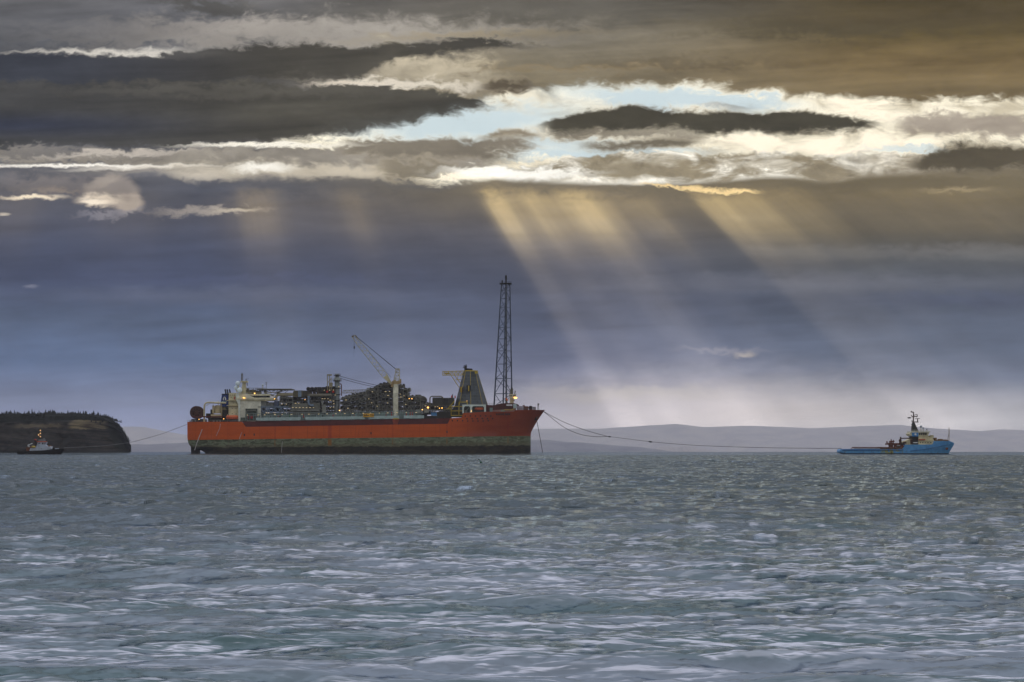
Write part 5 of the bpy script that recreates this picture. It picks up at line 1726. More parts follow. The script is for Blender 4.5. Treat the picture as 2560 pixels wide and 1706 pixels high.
def vpoly(P, mb, pl, y0, y1):
    return mb.prism([(P(a, b, y0).x, P(a, b, y0).z) for a, b in pl], y0, y1)


# --- blue anchor handling tug on the right
TUG_Y = 1450.0
tug, T = vessel_frame(2100, 1134.6, TUG_Y, 'blue tug with cream wheelhouse and black mast towing at the right', 'tug', 'towing_tug')


def tug_hull_material():
    m, q, b = material('tug_hull_blue')
    tcn = q.n('ShaderNodeTexCoord')
    sp = q.n('ShaderNodeSeparateXYZ'); q.put(sp.inputs[0], tcn.outputs['Object'])
    x, y, z = sp.outputs
    n1 = q.noise(tcn.outputs['Object'], 0.5, 5, 0.6)
    n2 = q.noise(q.vec(q.mul(x, 1.0), y, q.mul(z, 0.25)), 0.9, 5, 0.65)
    n3 = q.noise(q.vec(q.mul(x, 1.0), y, q.mul(z, 0.8)), 0.55, 4, 0.6)
    c = q.mix(q.ss(n1, 0.3, 0.7), (0.075, 0.27, 0.60, 1), (0.11, 0.36, 0.72, 1))
    c = q.mix(q.mul(q.ss(n2, 0.58, 0.74), 0.6), c, (0.05, 0.09, 0.12, 1))
    scrape = q.mul(q.ss(q.m('ABSOLUTE', q.sub(x, 33.5)), 8.5, 6.0), q.mul(q.ss(z, 4.6, 3.6), q.ss(n3, 0.42, 0.52)))
    c = q.mix(q.mul(scrape, 0.85), c, (0.30, 0.30, 0.03, 1))
    c = q.mix(q.mul(q.ss(n3, 0.62, 0.72), q.ss(z, 4.0, 1.5)), c, (0.10, 0.05, 0.02, 1))
    c = q.mix(q.ss(z, 0.55, 0.30), c, (0.012, 0.012, 0.014, 1))
    q.put(b.inputs['Base Color'], c)
    b.inputs['Roughness'].default_value = 0.5
    return m


TBLUE = tug_hull_material()
sheer = [(2099, 1123.4), (2103, 1122.4), (2257, 1122.2), (2262, 1111.6), (2331, 1111.2), (2335.6, 1102.8), (2372, 1101.6), (2385.4, 1107.4)]
boat_hull(T, sheer, [(1100, 2104), (1122, 2102.6), (1127, 2098.8), (1132, 2100), (1134.5, 2108), (1142, 2128)], [(1100, 2386), (1107.6, 2385.4), (1114, 2384), (1134.3, 2372), (1142, 2370)], 16.0, 1141, TBLUE, tug, 2385.4, 0.66, 0.05, 110, 12, 0.7, 0.9)
# spray knuckle along the flared bow
mb = MB()
mb.tube([T(2276, 1127.4, -0.05), T(2310, 1123, -0.2), T(2340, 1117.6, 0.6), T(2360, 1114, 2.6), T(2374, 1111.8, 4.9), T(2383, 1110, 7.0)], 0.24, 5)
mb.build('knuckle_strake', paint('strake_blue', (0.04, 0.15, 0.36), 0.5, 0.2), tug)
mb = MB(); mb.tube([T(2104, 1124.6, -0.1), T(2180, 1124.8, -0.12), T(2258, 1124.4, -0.12)], 0.30, 5); mb.build('rubbing_strake', paint('strake_deep_blue', (0.03, 0.10, 0.30), 0.5, 0.3), tug)
mb = MB()
for k in range(46):
    px = 2130 + k * 2.8
    mb.bar(T(px, 1122.4, 0.4), T(px + 0.6, 1118.4, 0.4), 0.13, 4)
mb.bar(T(2131, 1118.2, 0.4), T(2258, 1118.8, 0.4), 0.34, 5); mb.bar(T(2131, 1118.2, 0.4), T(2127, 1122.4, 0.4), 0.22, 4)
vbox(T, mb, 2200, 2258, 1119.2, 1122.6, 0.5, 0.8)
for k in range(46):
    px = 2130 + k * 2.8
    mb.bar(T(px, 1122.4, 15.6), T(px + 0.6, 1118.6, 15.6), 0.13, 4)
mb.bar(T(2131, 1118.2, 15.6), T(2258, 1118.8, 15.6), 0.34, 5)
mb.build('cargo_rail', RUST, tug)
mb = MB(); vbox(T, mb, 2195, 2206, 1117.0, 1120, 5, 9); vbox(T, mb, 2140, 2200, 1120.6, 1122.6, 3, 13); mb.build('deck_cargo', LGREY, tug)
mb = MB()
vbox(T, mb, 2225, 2233, 1106, 1122, 4, 10); vbox(T, mb, 2218, 2236, 1108, 1112, 3, 11); mb.bar(T(2228, 1107, 6), T(2228, 1098, 6), 0.35, 5); mb.bar(T(2233.6, 1109, 6), T(2233.6, 1099.6, 6), 0.25, 5); mb.bar(T(2218, 1108, 6), T(2217, 1103, 6), 0.5, 5); mb.bar(T(2223, 1104, 6), T(2236, 1103, 6), 0.5, 5)
vbox(T, mb, 2234, 2262, 1107.6, 1112.6, 3, 12); vbox(T, mb, 2236, 2242, 1112, 1122, 3, 5); vbox(T, mb, 2252, 2258, 1112, 1121, 3, 5); vbox(T, mb, 2256, 2262, 1114, 1120, 0.4, 2)
mb.build('tow_winch', paint('winch_rust', (0.115, 0.035, 0.020), 0.75, 0.6, (0.03, 0.02, 0.015)), tug)
mb = MB(); vbox(T, mb, 2238, 2252, 1113.5, 1120, 5, 11); mb.build('winch_drum', LGREY, tug)
mb = MB(); vpoly(T, mb, [(2252, 1111.4), (2256, 1104), (2268, 1101), (2279, 1095), (2292, 1095), (2292, 1111.4)], 3, 13); mb.build('aft_deckhouse', paint('tug_cream', (0.58, 0.52, 0.34), 0.55, 0.5), tug)
mb = MB()
mb.bar(T(2250, 1095.6, 3), T(2284, 1095.4, 3), 0.38, 5); mb.bar(T(2251.4, 1092, 3), T(2251.4, 1111, 3), 0.5, 5); mb.bar(T(2248, 1103, 2.6), T(2251, 1098, 2.6), 0.5, 5); vbox(T, mb, 2249, 2254, 1098, 1110, 3, 5); mb.bar(T(2272, 1093, 3), T(2272, 1089.8, 3), 0.2, 4)
vbox(T, mb, 2258, 2266, 1104, 1108.6, 2.2, 3); vbox(T, mb, 2276, 2281, 1098, 1110, 2.6, 4); mb.build('stern_gantry', paint('gantry_brown', (0.07, 0.032, 0.022), 0.7, 0.5), tug)
mb = MB(); vbox(T, mb, 2281, 2295.4, 1090.6, 1110.4, 2.2, 13.6); mb.build('funnel_casing', paint('soot_brown', (0.028, 0.024, 0.020), 0.75, 0.3), tug)
mb = MB(); vbox(T, mb, 2280.2, 2296, 1081.4, 1090.8, 0.9, 15.0); fn = mb.build('funnel_band', paint('band_blue', (0.07, 0.24, 0.56), 0.5, 0.1), tug)
mb = MB(); p = T(2288.6, 1085.8, 0.9)
star = []
for k in range(14):
    r = 0.92 if k % 2 == 0 else 0.46
    star.append((p.x + r * math.sin(math.pi * k / 7), p.z + r * math.cos(math.pi * k / 7)))
mb.prism(star, 0.7, 1.1); mb.build('star_emblem', WHITE, fn)
mb = MB(); vbox(T, mb, 2283, 2294, 1105.4, 1107.6, 2.0, 2.3); mb.build('light_panel', WHITE, tug)
mb = MB(); vbox(T, mb, 2296, 2333.5, 1101.8, 1112.6, 2.4, 13.6); vpoly(T, mb, [(2296, 1102.4), (2296, 1088), (2318, 1088), (2324, 1093), (2331, 1093.6), (2336, 1102.4)], 2.0, 14.0)
dh = mb.build('deckhouse', paint('tug_deckhouse_cream', (0.62, 0.56, 0.36), 0.55, 0.45), tug)
mb = MB()
for px in (2300, 2306, 2312, 2319, 2326):
    vbox(T, mb, px, px + 2.2, 1105, 1107.6, 2.2, 2.6)
mb.build('porthole', GLASS, dh)
mb = MB(); vpoly(T, mb, [(2276, 1089.6), (2272.6, 1084), (2277, 1081.2), (2323, 1081.2), (2320, 1089), (2296, 1089.6)], 1.6, 14.4)
wh = mb.build('wheelhouse', paint('wheelhouse_cream', (0.62, 0.58, 0.40), 0.5, 0.35), tug)
mb = MB()
for px in (2297, 2302, 2307.4, 2312.6):
    vpoly(T, mb, [(px, 1087), (px + 0.8, 1082.4), (px + 4.4, 1082.4), (px + 3.8, 1087)], 1.4, 1.8)
vpoly(T, mb, [(2318.6, 1087), (2320.2, 1082.6), (2323.2, 1082.6), (2320.6, 1087)], 2.2, 13.8)
mb.build('wheelhouse_window', GLASS, wh)
mb = MB(); vbox(T, mb, 2277, 2326, 1078.2, 1081.0, 1.0, 15.0); mb.rail([T(2279, 1078.2, 1.2), T(2320, 1078.2, 1.2)], 0.9, 1.6, 0.07); mb.build('wheelhouse_roof', paint('roof_pale', (0.62, 0.62, 0.54), 0.5, 0.2), wh)
mb = MB(); vbox(T, mb, 2297, 2313.4, 1097.4, 1100.6, 1.4, 2.4); mb.build('rescue_boat', paint('rescue_orange', (0.42, 0.10, 0.045), 0.6, 0.3), tug)
mb = MB(); vbox(T, mb, 2325, 2334.6, 1088.8, 1094.4, 4, 10); vbox(T, mb, 2328, 2333, 1087.6, 1090, 5, 9); mb.build('fire_monitor', paint('monitor_cream', (0.44, 0.41, 0.28), 0.6, 0.5), tug)
mb = MB(); vpoly(T, mb, [(2280.6, 1078.4), (2283.4, 1056), (2286.4, 1056), (2296, 1077), (2296, 1078.4)], 5.5, 10.5); ms = mb.build('mast_base', paint('mast_dark', (0.028, 0.030, 0.026), 0.7, 0.3), tug)
mb = MB()
mb.bar(T(2283.4, 1058, 8), T(2284, 1030, 8), 0.46, 6, 0.32); mb.bar(T(2276.6, 1029.6, 8), T(2284.4, 1030.6, 8), 0.34, 5); mb.bar(T(2278.6, 1030, 8), T(2278.6, 1027, 8), 0.3, 5)
for py, w in ((1041.6, 10), (1055, 12.5)):
    mb.bar(T(2279.6, py - 0.6, 8), T(2283.4 + w, py, 8), 0.32, 5)
mb.bar(T(2293, 1041.6, 8), T(2293, 1036, 8), 0.28, 5); mb.bar(T(2285, 1038, 8), T(2292, 1036, 8), 0.2, 5); mb.bar(T(2279, 1041, 8), T(2278, 1037, 8), 0.25, 5)
mb.bar(T(2294, 1055, 8), T(2294, 1046.6, 8), 0.34, 5); mb.bar(T(2288, 1046.6, 8), T(2299.6, 1046, 8), 0.2, 5); mb.bar(T(2280, 1054.6, 8), T(2280, 1050, 8), 0.22, 5)
for py in (1061, 1066, 1070):
    mb.bar(T(2278, py, 8), T(2282, py, 8), 0.3, 5)
mb.build('mast', paint('mast_brown', (0.055, 0.026, 0.022), 0.7, 0.4), ms)
mb = MB(); vbox(T, mb, 2270.4, 2276.8, 1042.8, 1046, 7, 9); mb.bar(T(2276, 1044.4, 8), T(2283, 1044.2, 8), 0.12, 4); mb.build('radar_scanner', BLACK, ms)
for (px, py, r) in ((2302.4, 1066.4, 0.82), (2308.2, 1070, 0.66), (2316.8, 1072.6, 0.5)):
    mb = MB(); p = T(px, py, 6); mb.ball(p, r, 12, 8)
    dm = mb.build('satellite_dome', paint('dome_blue_grey', (0.30, 0.34, 0.42), 0.5, 0.1), tug, smooth=True)
    mb = MB(); mb.bar(p, T(px, 1078.6, 6), 0.28, 6); mb.build('dome_stand', paint('stand_cream', (0.40, 0.38, 0.28), 0.6), dm)
mb = MB()
vbox(T, mb, 2337, 2342, 1094, 1102.2, 5, 11); vbox(T, mb, 2348, 2357, 1097.2, 1102, 5, 11); vbox(T, mb, 2341, 2371, 1099.6, 1102.2, 2.5, 13.5); vbox(T, mb, 2360, 2366, 1098.6, 1102, 6, 10)
mb.build('foredeck_winch', paint('foredeck_brown', (0.17, 0.10, 0.04), 0.75, 0.7), tug)
mb = MB(); mb.bar(T(2372.6, 1102, 8), T(2372.6, 1067, 8), 0.20, 5); mb.bar(T(2373.4, 1080, 8), T(2368.4, 1100, 8), 0.14, 4)
for py in (1074, 1079, 1084, 1090):
    mb.bar(T(2371.6, py, 8), T(2374.4, py, 8), 0.18, 4)
mb.build('bow_mast', paint('bow_mast_tan', (0.24, 0.19, 0.13), 0.6, 0.3), tug)
mb = MB(); p = T(2366, 1121.6, 3); mb.lathe((p.x, 1.2, p.z), [(0.9, 0), (0.6, 2.4)], 'y', 8); mb.bar((p.x - 0.8, 1.0, p.z - 0.4), (p.x + 0.5, 1.0, p.z + 0.5), 0.4, 5); mb.build('anchor', paint('anchor_rust', (0.14, 0.05, 0.03), 0.8, 0.5), tug)

# --- small black and white tug on the left
STUG_Y = 1386.0
stug, U = vessel_frame(41, 1134.4, STUG_Y, 'small black and white tug with orange wheelhouse roof below the dark cliff', 'tug', 'harbour_tug')
TBLACK = paint('tug_hull_black', (0.012, 0.011, 0.012), 0.55, 0.5, (0.05, 0.03, 0.02))
boat_hull(U, [(40.5, 1127.4), (44, 1126.2), (60, 1126.6), (75, 1126.2), (110, 1125.0), (140, 1121.8), (155, 1120.8), (160.8, 1121.6)], [(1118, 42), (1127, 40.6), (1132, 41.6), (1134.4, 44), (1140, 52)], [(1118, 161), (1122, 160.8), (1127, 159.4), (1130, 157), (1134.3, 153), (1140, 150)], 9.5, 1139, TBLACK, stug, 160.8, 0.6, 0.12, 70, 10, 0.3, 0.5)
mb = MB(); mb.tube([U(41, 1128.6, 0.4), U(60, 1128.8, -0.1), U(110, 1127, -0.1), U(140, 1124.2, 0.9), U(155, 1122.6, 3.2), U(160.6, 1122.8, 4.75)], 0.28, 5)
mb.tube([U(41, 1128.6, 9.1), U(60, 1128.8, 9.6), U(110, 1127, 9.6), U(140, 1124.2, 8.6), U(155, 1122.6, 6.3)], 0.28, 5); mb.build('rubber_fender', BLACK, stug)
TW = paint('tug_white', (0.34, 0.39, 0.50), 0.45, 0.12)
mb = MB(); vpoly(U, mb, [(75, 1129), (78, 1119.6), (92, 1117.2), (126, 1115.2), (128.4, 1121.6), (121, 1123.6), (95, 1126.2), (80, 1127.2)], 1.6, 7.9); dh = mb.build('deckhouse', TW, stug)
mb = MB(); p = U(104.2, 1121.4, 1.6); mb.lathe((p.x, 0, p.z), [(0.26, 1.52), (0.26, 1.7)], 'y', 8); mb.build('porthole', GLASS, dh)
mb = MB(); vpoly(U, mb, [(90, 1117.6), (94.5, 1104.6), (115.6, 1104.4), (112.6, 1111.8), (118, 1114.6), (119.4, 1116.4)], 2.2, 7.3); wh = mb.build('wheelhouse', paint('wheelhouse_white', (0.32, 0.37, 0.48), 0.45, 0.15), stug)
mb = MB(); vbox(U, mb, 96, 100, 1106.2, 1108.4, 2.05, 2.3); vpoly(U, mb, [(105.4, 1110.4), (105, 1106), (109, 1105.8), (108.4, 1110.2)], 2.05, 2.3); vpoly(U, mb, [(111, 1109.8), (111.4, 1105.8), (114.4, 1105.6), (112.2, 1110)], 2.05, 2.3); mb.build('wheelhouse_window', GLASS, wh)
mb = MB(); vbox(U, mb, 92, 113, 1102.6, 1104.4, 1.9, 7.6); mb.build('wheelhouse_roof', paint('roof_orange', (0.50, 0.075, 0.02), 0.5, 0.1), wh)
mb = MB(); vbox(U, mb, 96, 111, 1097.6, 1102.6, 3, 6.5); mb.bar(U(107, 1097.4, 3.4), U(112, 1095, 3.4), 0.3, 5); mb.build('roof_locker', paint('locker_grey', (0.16, 0.18, 0.20), 0.6, 0.3), wh)
mb = MB(); mb.bar(U(99.4, 1103, 4.7), U(99.4, 1072.6, 4.7), 0.42, 6, 0.26); mb.bar(U(93.6, 1086.4, 4.7), U(101.6, 1086.4, 4.7), 0.2, 5); mb.bar(U(97, 1074, 4.7), U(103, 1074, 4.7), 0.2, 5); mb.bar(U(97, 1082.6, 4.7), U(103, 1082.6, 4.7), 0.2, 5); vbox(U, mb, 97.6, 102, 1092, 1098, 4, 5.4)
ms = mb.build('mast', BLACK, stug)
LAMP_T = lamp_mat('tug_mast_lamp', (1.0, 0.58, 0.22), 0.8)
for px, py in ((100.9, 1075.4), (100.9, 1082.8), (96.6, 1086.6), (101.0, 1091.0)):
    mb = MB(); mb.ball(U(px, py, 4.2), 0.38, 8, 6); mb.build('mast_lamp', LAMP_T, ms)
mb = MB(); vpoly(U, mb, [(85.6, 1117), (86.4, 1098.4), (89.4, 1099.4), (91, 1117)], 5.4, 7.6); fn = mb.build('funnel', BLACK, stug)
mb = MB(); vpoly(U, mb, [(86.2, 1099.4), (86.6, 1096.6), (90.2, 1098.4), (89.6, 1100)], 5.3, 7.7); mb.build('funnel_top', REDP, fn)
mb = MB(); mb.bar(U(70.6, 1118, 2.6), U(70.4, 1112.4, 2.6), 0.26, 5); mb.bar(U(69, 1112.6, 2.6), U(81, 1107.6, 2.6), 0.3, 5); mb.bar(U(72, 1113, 2.6), U(74, 1117.6, 2.6), 0.3, 5); mb.build('deck_crane', paint('crane_pale', (0.55, 0.60, 0.66), 0.5), stug)
mb = MB(); mb.ball(U(84.2, 1116.6, 1.2), 1.0, 10, 6, 1.45, 0.8, 0.75); mb.build('work_boat', paint('dinghy_yellow', (0.38, 0.30, 0.08), 0.6, 0.2), stug, smooth=True)
mb = MB(); vbox(U, mb, 66, 73, 1117.6, 1127, 2, 7.5); vbox(U, mb, 74, 79, 1115, 1120, 1.8, 3); p = U(69, 1121, 2); mb.lathe((p.x, 0, p.z), [(1.1, 2.2), (1.1, 7.2)], 'y', 10); mb.build('towing_winch', RUST, stug)
mb = MB(); mb.bar(U(77.6, 1119, 1.5), U(73.6, 1128.6, 1.5), 0.34, 5); mb.build('deckhouse_support', TW, stug)
mb = MB(); vbox(U, mb, 119.6, 126, 1113, 1116, 3, 6); mb.build('roof_crate', paint('crate_brown', (0.18, 0.08, 0.05), 0.7), stug)
mb = MB(); vbox(U, mb, 131, 138, 1118.4, 1122.6, 3, 6.5); mb.bar(U(134, 1122, 4), U(134, 1117.4, 4), 0.2, 5); mb.bar(U(152, 1120, 4.6), U(153, 1118.8, 4.6), 0.25, 5); mb.build('bow_winch', BLACK, stug)
mb = MB(); mb.bar(U(137.6, 1121.0, 1.6), U(147.6, 1120.4, 2.6), 0.22, 5); mb.build('white_rail', TW, stug)
mb = MB(); vbox(U, mb, 52, 62, 1128.4, 1127.0, 0.2, 1); mb.build('deck_gear', paint('gear_tan', (0.16, 0.10, 0.05), 0.8, 0.5), stug)


# ------------------------------------------------------------------ lines
def line_through(pl, r, n=8):
    """rope through photo positions, each with its own distance"""
    pts_ = [at(a, b, Y) for a, b, Y in pl]
    out = []
    for i in range(len(pts_) - 1):
        p0, p1, p2, p3 = pts_[max(i - 1, 0)], pts_[i], pts_[i + 1], pts_[min(i + 2, len(pts_) - 1)]
        for k in range(n):
            t = k / n
            out.append(0.5 * ((2 * p1) + (p2 - p0) * t + (2 * p0 - 5 * p1 + 4 * p2 - p3) * t * t + (3 * p1 - p0 - 3 * p2 + p3) * t ** 3))
    out.append(pts_[-1])
    return out


def ydep(px):
    return 1822 + (1458 - 1822) * (px - 1361) / (2102 - 1361)


def rope_thing(name, label, cat, segs):
    p0 = line_through(segs[0][1], 1)[0]
    t = thing(name, label, cat, p0)
    for nm, pl, r, m in segs:
        mb = MB(); mb.tube([p - p0 for p in line_through(pl, r)], r, 5); mb.build(nm, m, t)
    return t, p0


ROPE = paint('tow_rope_grey', (0.07, 0.065, 0.06), 0.8, 0.1)
dy = lambda l: [(a, b, ydep(a)) for a, b in l]
tl_, p0 = rope_thing('tow_line', 'long grey tow line sagging from the red bow to the blue tug', 'tow line', [
    ('main_line', dy([(1519, 1091.4), (1560, 1096.6), (1626, 1104.8), (1690, 1110.4), (1762, 1115), (1898, 1119.4), (2000, 1120.8), (2104, 1121.6)]), 0.17, ROPE),
    ('bridle_leg', dy([(1360, 1029.6), (1390, 1046), (1422, 1061), (1473, 1079), (1519, 1091.4)]), 0.22, ROPE),
    ('bridle_leg', dy([(1358, 1028.6), (1374.4, 1041.6), (1411.8, 1069.7), (1449, 1085.7), (1480, 1091.4), (1503.7, 1092.4), (1519, 1091.4)]), 0.22, ROPE)])
for (px, py, L_) in ((1626, 1104.8, 4.5), (1524, 1092, 3.4)):
    mb = MB(); a = at(px - L_, py - 0.3, ydep(px)) - p0; b = at(px + L_, py + 0.6, ydep(px)) - p0
    mb.bar(a, a.lerp(b, 0.3), 0.3, 6, 0.55); mb.bar(a.lerp(b, 0.3), a.lerp(b, 0.7), 0.55, 6); mb.bar(a.lerp(b, 0.7), b, 0.55, 6, 0.3)
    mb.build('shackle', BLACK, tl_)
sd = lambda l: [(a, b, 1822 + (1392 - 1822) * (468 - a) / (468 - 156)) for a, b in l]
rope_thing('stern_line', 'thin grey line running from the ship stern to the small tug', 'tow line', [('line', sd([(468.5, 1061), (440, 1072), (399.5, 1086.7), (353.6, 1099.7), (318.4, 1107.6), (250, 1115.6), (160, 1120)]), 0.17, paint('thin_rope', (0.10, 0.10, 0.11), 0.8, 0.0))])
rope_thing('anchor_chain', 'dark chain hanging from the red bow straight into the sea', 'chain', [('chain', [(1342.2, 1053.6, 1816), (1349.6, 1093, 1814), (1356.9, 1134.0, 1812)], 0.26, paint('chain_brown', (0.05, 0.042, 0.034), 0.8, 0.3))])

# ------------------------------------------------------------------ buoy
BY = 372.0
bl = at(1206.5, 1162, BY)
bl.z = sea_z(BY) - 0.05
buoy = thing('spar_buoy', 'small green spar buoy leaning left in the water before the ship', 'buoy', bl)
buoy.rotation_euler = (R_(6), R_(-33), 0)
GRN = paint('buoy_green', (0.012, 0.075, 0.040), 0.5, 0.3)
mb = MB(); mb.lathe((0, 0, 0), [(0.15, -0.5), (0.19, 0.0), (0.19, 0.45), (0.15, 0.66), (0.06, 0.72)], 'z', 12); mb.build('float', GRN, buoy, smooth=True)
mb = MB(); mb.lathe((0, 0, 0), [(0.055, 0.70), (0.05, 1.02)], 'z', 8); mb.build('spar', paint('buoy_teal', (0.04, 0.20, 0.17), 0.5, 0.1), buoy)
mb = MB(); mb.lathe((0, 0, 0), [(0.05, 1.02), (0.11, 1.06), (0.11, 1.2), (0.04, 1.24)], 'z', 10); mb.build('topmark', BLACK, buoy)

# ------------------------------------------------------------------ headland
HY = 2750.0
top_line = [(-420, 1036), (-200, 1036), (0, 1037), (60, 1034), (110, 1034), (165, 1034), (200, 1033), (225, 1035), (245, 1040), (262, 1046), (278, 1053), (290, 1061), (299, 1071), (306, 1083), (312, 1095), (317, 1104), (316.5, 1108), (321, 1113), (321.5, 1130)]


def build_headland():
    rs_ = np.random.RandomState(5)
    n, m_ = 330, 46
    pxs = np.concatenate([np.linspace(-420, 230, 210), 230 + (321.6 - 230) * (1 - (1 - np.linspace(0, 1, 121)[1:]) ** 1.7)])
    n = len(pxs)
    ph_ = rs_.uniform(0, 6.28, 40)

    def fb(x, y, s, o=5):
        t = 0
        for k in range(o):
            t += math.sin(x * s * 1.93 ** k + ph_[k] + 1.3 * math.sin(y * s * 1.7 ** k * 0.8 + ph_[k + 9])) * math.sin(y * s * 1.81 ** k + ph_[k + 20]) * 0.55 ** k
        return t
    vs, fs = [], []
    for i, px in enumerate(pxs):
        tp = at(px, interp(px, top_line), HY)
        z0 = sea_z(HY) - 2
        H = tp.z - z0
        edge_f = min(max((321.6 - px) / 70, 0), 1)
        for j in range(m_):
            v = j / (m_ - 1)
            if v < 0.70:                                   # cliff with ledges
                t = v / 0.70
                hh = 0.80 * t
                led = 0.5 + 0.5 * math.sin(t * 21 + tp.x * 0.012 + 1.2 * fb(tp.x, t * 60, 0.02, 2))
                y = HY - 62 + 46 * t - 3 * led + 11 * fb(tp.x, t * 40, 0.035)
                y += 60 * (1 - edge_f) ** 2 * (1 - 0.2 * t)
            else:                                          # wooded slope to the crest, then down behind
                t = (v - 0.70) / 0.30
                if t < 0.55:
                    tt = t / 0.55
                    hh = 0.80 + 0.20 * math.sin(tt * math.pi / 2)
                    y = HY - 16 + 16 * tt + 60 * (1 - edge_f) ** 2 * (1 - tt)
                else:
                    tt = (t - 0.55) / 0.45
                    hh = 1.0 - 0.05 * tt - (0.98 if j == m_ - 1 else 0)
                    y = HY + 240 * tt * (0.15 + 0.85 * edge_f)
            dx = 2.4 * fb(tp.x, v * 90, 0.05, 5) * (1 if i < n - 1 else 0.6)
            if y > HY:                                     # the back falls away along the line of sight and inwards
                dx += tp.x * (y / HY - 1) * 1.03
            y += 7 * fb(tp.x, 3.0, 0.07, 4) * (1 if v < 0.8 else 0)
            vs.append((tp.x + dx, y, z0 + H * hh + (1.0 * fb(tp.x, y, 0.06, 3) if 0 < v < 0.7 else 0.0)))
    for i in range(n - 1):
        for j in range(m_ - 1):
            a = i * m_ + j
            fs.append((a, a + m_, a + m_ + 1, a + 1))
    # close the seaward end
    k0 = len(vs)
    e = (n - 1) * m_
    yb = HY + 70
    for j in range(m_):
        vs.append((vs[e + j][0] - 22, yb, vs[e + j][2]))
    for j in range(m_ - 1):
        fs.append((e + j, k0 + j, k0 + j + 1, e + j + 1))
    mb_ = MB(); mb_.add(vs, fs)
    m, q, b = material('headland_rock')
    geo = q.n('ShaderNodeNewGeometry')
    sp = q.n('ShaderNodeSeparateXYZ'); q.put(sp.inputs[0], geo.outputs['Position'])
    x, y, z = sp.outputs
    tilt = q.mad(x, 0.075, z)
    n1 = q.noise(q.vec(q.mul(x, 0.02), q.mul(y, 0.02), q.mul(tilt, 0.5)), 1.0, 6, 0.65, 0.5)
    n2 = q.noise(q.vec(q.mul(x, 0.10), q.mul(y, 0.1), q.mul(tilt, 0.16)), 1.0, 6, 0.62, 0.8)
    n3 = q.noise(geo.outputs['Position'], 0.012, 4, 0.6)
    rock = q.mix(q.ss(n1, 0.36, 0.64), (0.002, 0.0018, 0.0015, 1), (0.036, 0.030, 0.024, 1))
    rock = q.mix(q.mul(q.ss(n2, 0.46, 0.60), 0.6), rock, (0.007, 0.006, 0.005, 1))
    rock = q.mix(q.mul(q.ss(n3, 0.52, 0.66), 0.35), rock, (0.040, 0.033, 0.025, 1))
    # pale tan scar under the woods towards the point, with a thinner band running left
    scar = q.mul(q.mul(q.ss(x, -546, -536), q.ss(x, -496, -506)), q.mul(q.ss(q.mad(n2, 8.0, z), 30.5, 33.0), q.ss(q.mad(n2, 6.0, z), 43.0, 41.0)))
    band_ = q.mul(q.mul(q.ss(x, -620, -600), q.ss(x, -540, -560)), q.mul(q.ss(q.mad(n2, 8.0, z), 33, 34.5), q.ss(q.mad(n2, 8.0, z), 38.5, 37)))
    rock = q.mix(q.mul(scar, 0.85), rock, q.mix(q.ss(n1, 0.35, 0.65), (0.06, 0.042, 0.03, 1), (0.20, 0.165, 0.09, 1)))
    rock = q.mix(q.mul(band_, 0.65), rock, (0.13, 0.105, 0.07, 1))
    zz = q.add(z, q.ss(q.mad(n2, 10.0, x), -506, -478, 0.0, 34.0))
    wood = q.ss(q.mad(q.sub(n2, 0.5), 10.0, q.mad(q.sub(n3, 0.5), 14.0, zz)), 35.5, 37.5)
    wood = q.mul(wood, q.m('SUBTRACT', 1.0, scar))
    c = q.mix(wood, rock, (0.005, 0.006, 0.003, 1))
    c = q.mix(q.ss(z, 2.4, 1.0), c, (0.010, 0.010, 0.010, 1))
    q.put(b.inputs['Base Color'], c)
    b.inputs['Roughness'].default_value = 0.92
    b.inputs['Specular IOR Level'].default_value = 0.05
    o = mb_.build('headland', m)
    o['kind'] = 'structure'
    return o


build_headland()
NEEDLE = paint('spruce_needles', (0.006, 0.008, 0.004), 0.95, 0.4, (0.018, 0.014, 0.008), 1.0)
BARK = paint('spruce_bark', (0.05, 0.035, 0.025), 0.9, 0.3)


def spruce_crown(mb, x, y, z, h, w, r_):
    """tiers of ragged drooping boughs round a leaning top"""
    lx, n = r_.uniform(-0.06, 0.06) * h, 6
    tiers = 6
    for k in range(tiers):
        t0 = 0.12 + 0.80 * k / tiers
        t1 = min(t0 + 0.26, 1.0)
        rad = w * (1 - t0) ** 0.8 * r_.uniform(0.75, 1.2)
        cx_ = x + lx * t1
        vs = [(cx_, y, z + h * t1)]
        for i in range(n * 2):
            a = math.pi * i / n + k
            rr2 = rad * (1.0 if i % 2 == 0 else 0.45) * r_.uniform(0.7, 1.2)
            vs.append((x + lx * t0 + rr2 * math.cos(a), y + rr2 * math.sin(a), z + h * t0 - (0.05 * h if i % 2 == 0 else 0)))
        fs = [(0, 1 + i, 1 + (i + 1) % (n * 2)) for i in range(n * 2)]
        mb.add(vs, fs)


def ground_z(px, back):
    return at(px, interp(px, top_line), HY).z - 0.6 - back * 0.02


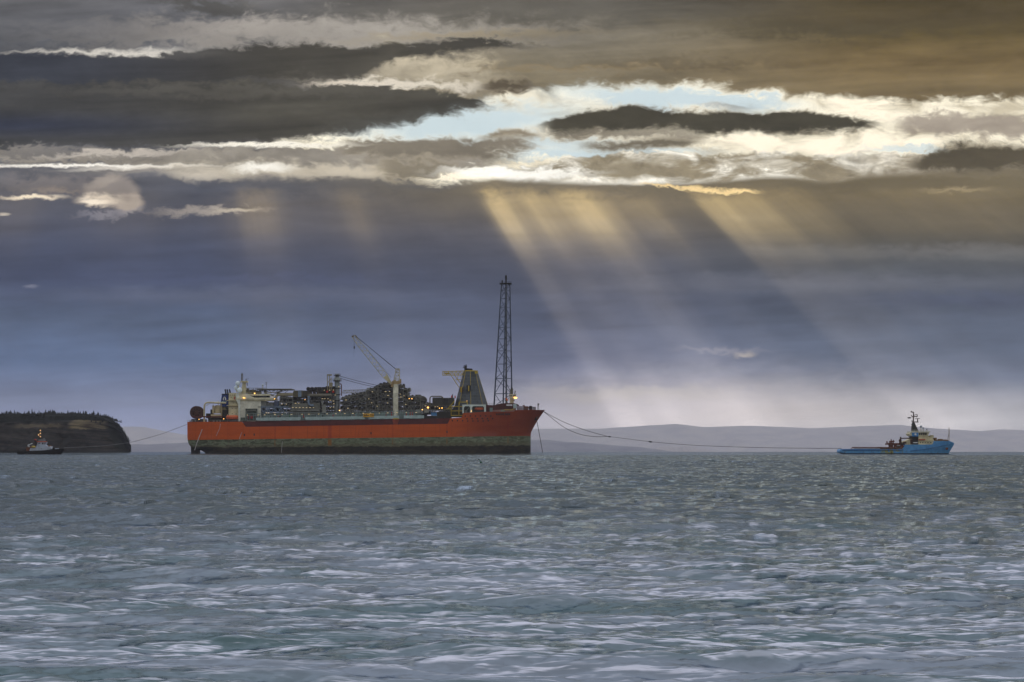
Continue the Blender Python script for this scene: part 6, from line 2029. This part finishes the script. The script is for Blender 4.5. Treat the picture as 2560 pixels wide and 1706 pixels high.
# the wood reads as one dark mass
r_ = random.Random(17)
wood = MB()
for k in range(1500):
    px = r_.uniform(-330, 300) if k < 1250 else r_.uniform(245, 315)
    back = r_.uniform(-26, 120)
    if px > 262:
        back = r_.uniform(-2, 30)
    p = at(px, interp(px, top_line), HY)
    z = p.z - 1.0 - (abs(back) * 0.32 if back < 0 else back * 0.03)
    h = r_.uniform(2.0, 4.8) * (0.6 if px > 262 else 1) * (1.1 + 0.45 * math.sin(px * 0.09) * math.sin(px * 0.031 + 1))
    spruce_crown(wood, p.x, HY + back, z, h, h * 0.34, r_)
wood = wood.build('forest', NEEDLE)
wood['kind'] = 'stuff'
# spruces that stand clear of the mass on the skyline
protos = []
for v in range(3):
    o = thing('spruce_tree', 'lone spruce standing above the dark wood on the headland', 'tree', (0, 0, 0), 'spruces on the headland skyline')
    mb = MB(); mb.bar((0, 0, -0.6), (0, 0, 1.0), 0.16, 6, 0.12); mb.bar((0, 0, 0.9), (0.05, 0, 5.6), 0.12, 5, 0.02); mb.build('trunk', BARK, o)
    mb = MB(); spruce_crown(mb, 0, 0, 0, 6.2 + v * 0.5, 1.75 - 0.25 * v, random.Random(40 + v)); mb.build('crown', NEEDLE, o)
    protos.append(o)
lone = [(6, 1.0), (14, 0.8), (35, 1.35), (43, 0.9), (61, 0.9), (79, 1.5), (86, 1.05), (97, 1.15), (110, 0.75), (124, 1.0), (137, 0.9), (152, 0.75), (169, 1.25), (183, 0.7), (195, 1.0), (200, 0.8), (216, 1.0), (228, 0.7), (243, 0.75), (252, 0.6), (262, 0.65), (272, 0.6), (284, 0.8), (291, 0.55)]
for k, (px, s_) in enumerate(lone):
    src = protos[k % 3]
    o = src if k < 3 else src.copy()
    if k >= 3:
        col.objects.link(o)
        for ch in src.children:
            c = ch.copy(); col.objects.link(c); c.parent = o
    p = at(px, interp(px, top_line), HY)
    o.location = (p.x, HY + 1.5, p.z - 0.4)
    o.scale = (s_ * 0.8, s_ * 0.8, s_ * 0.62)
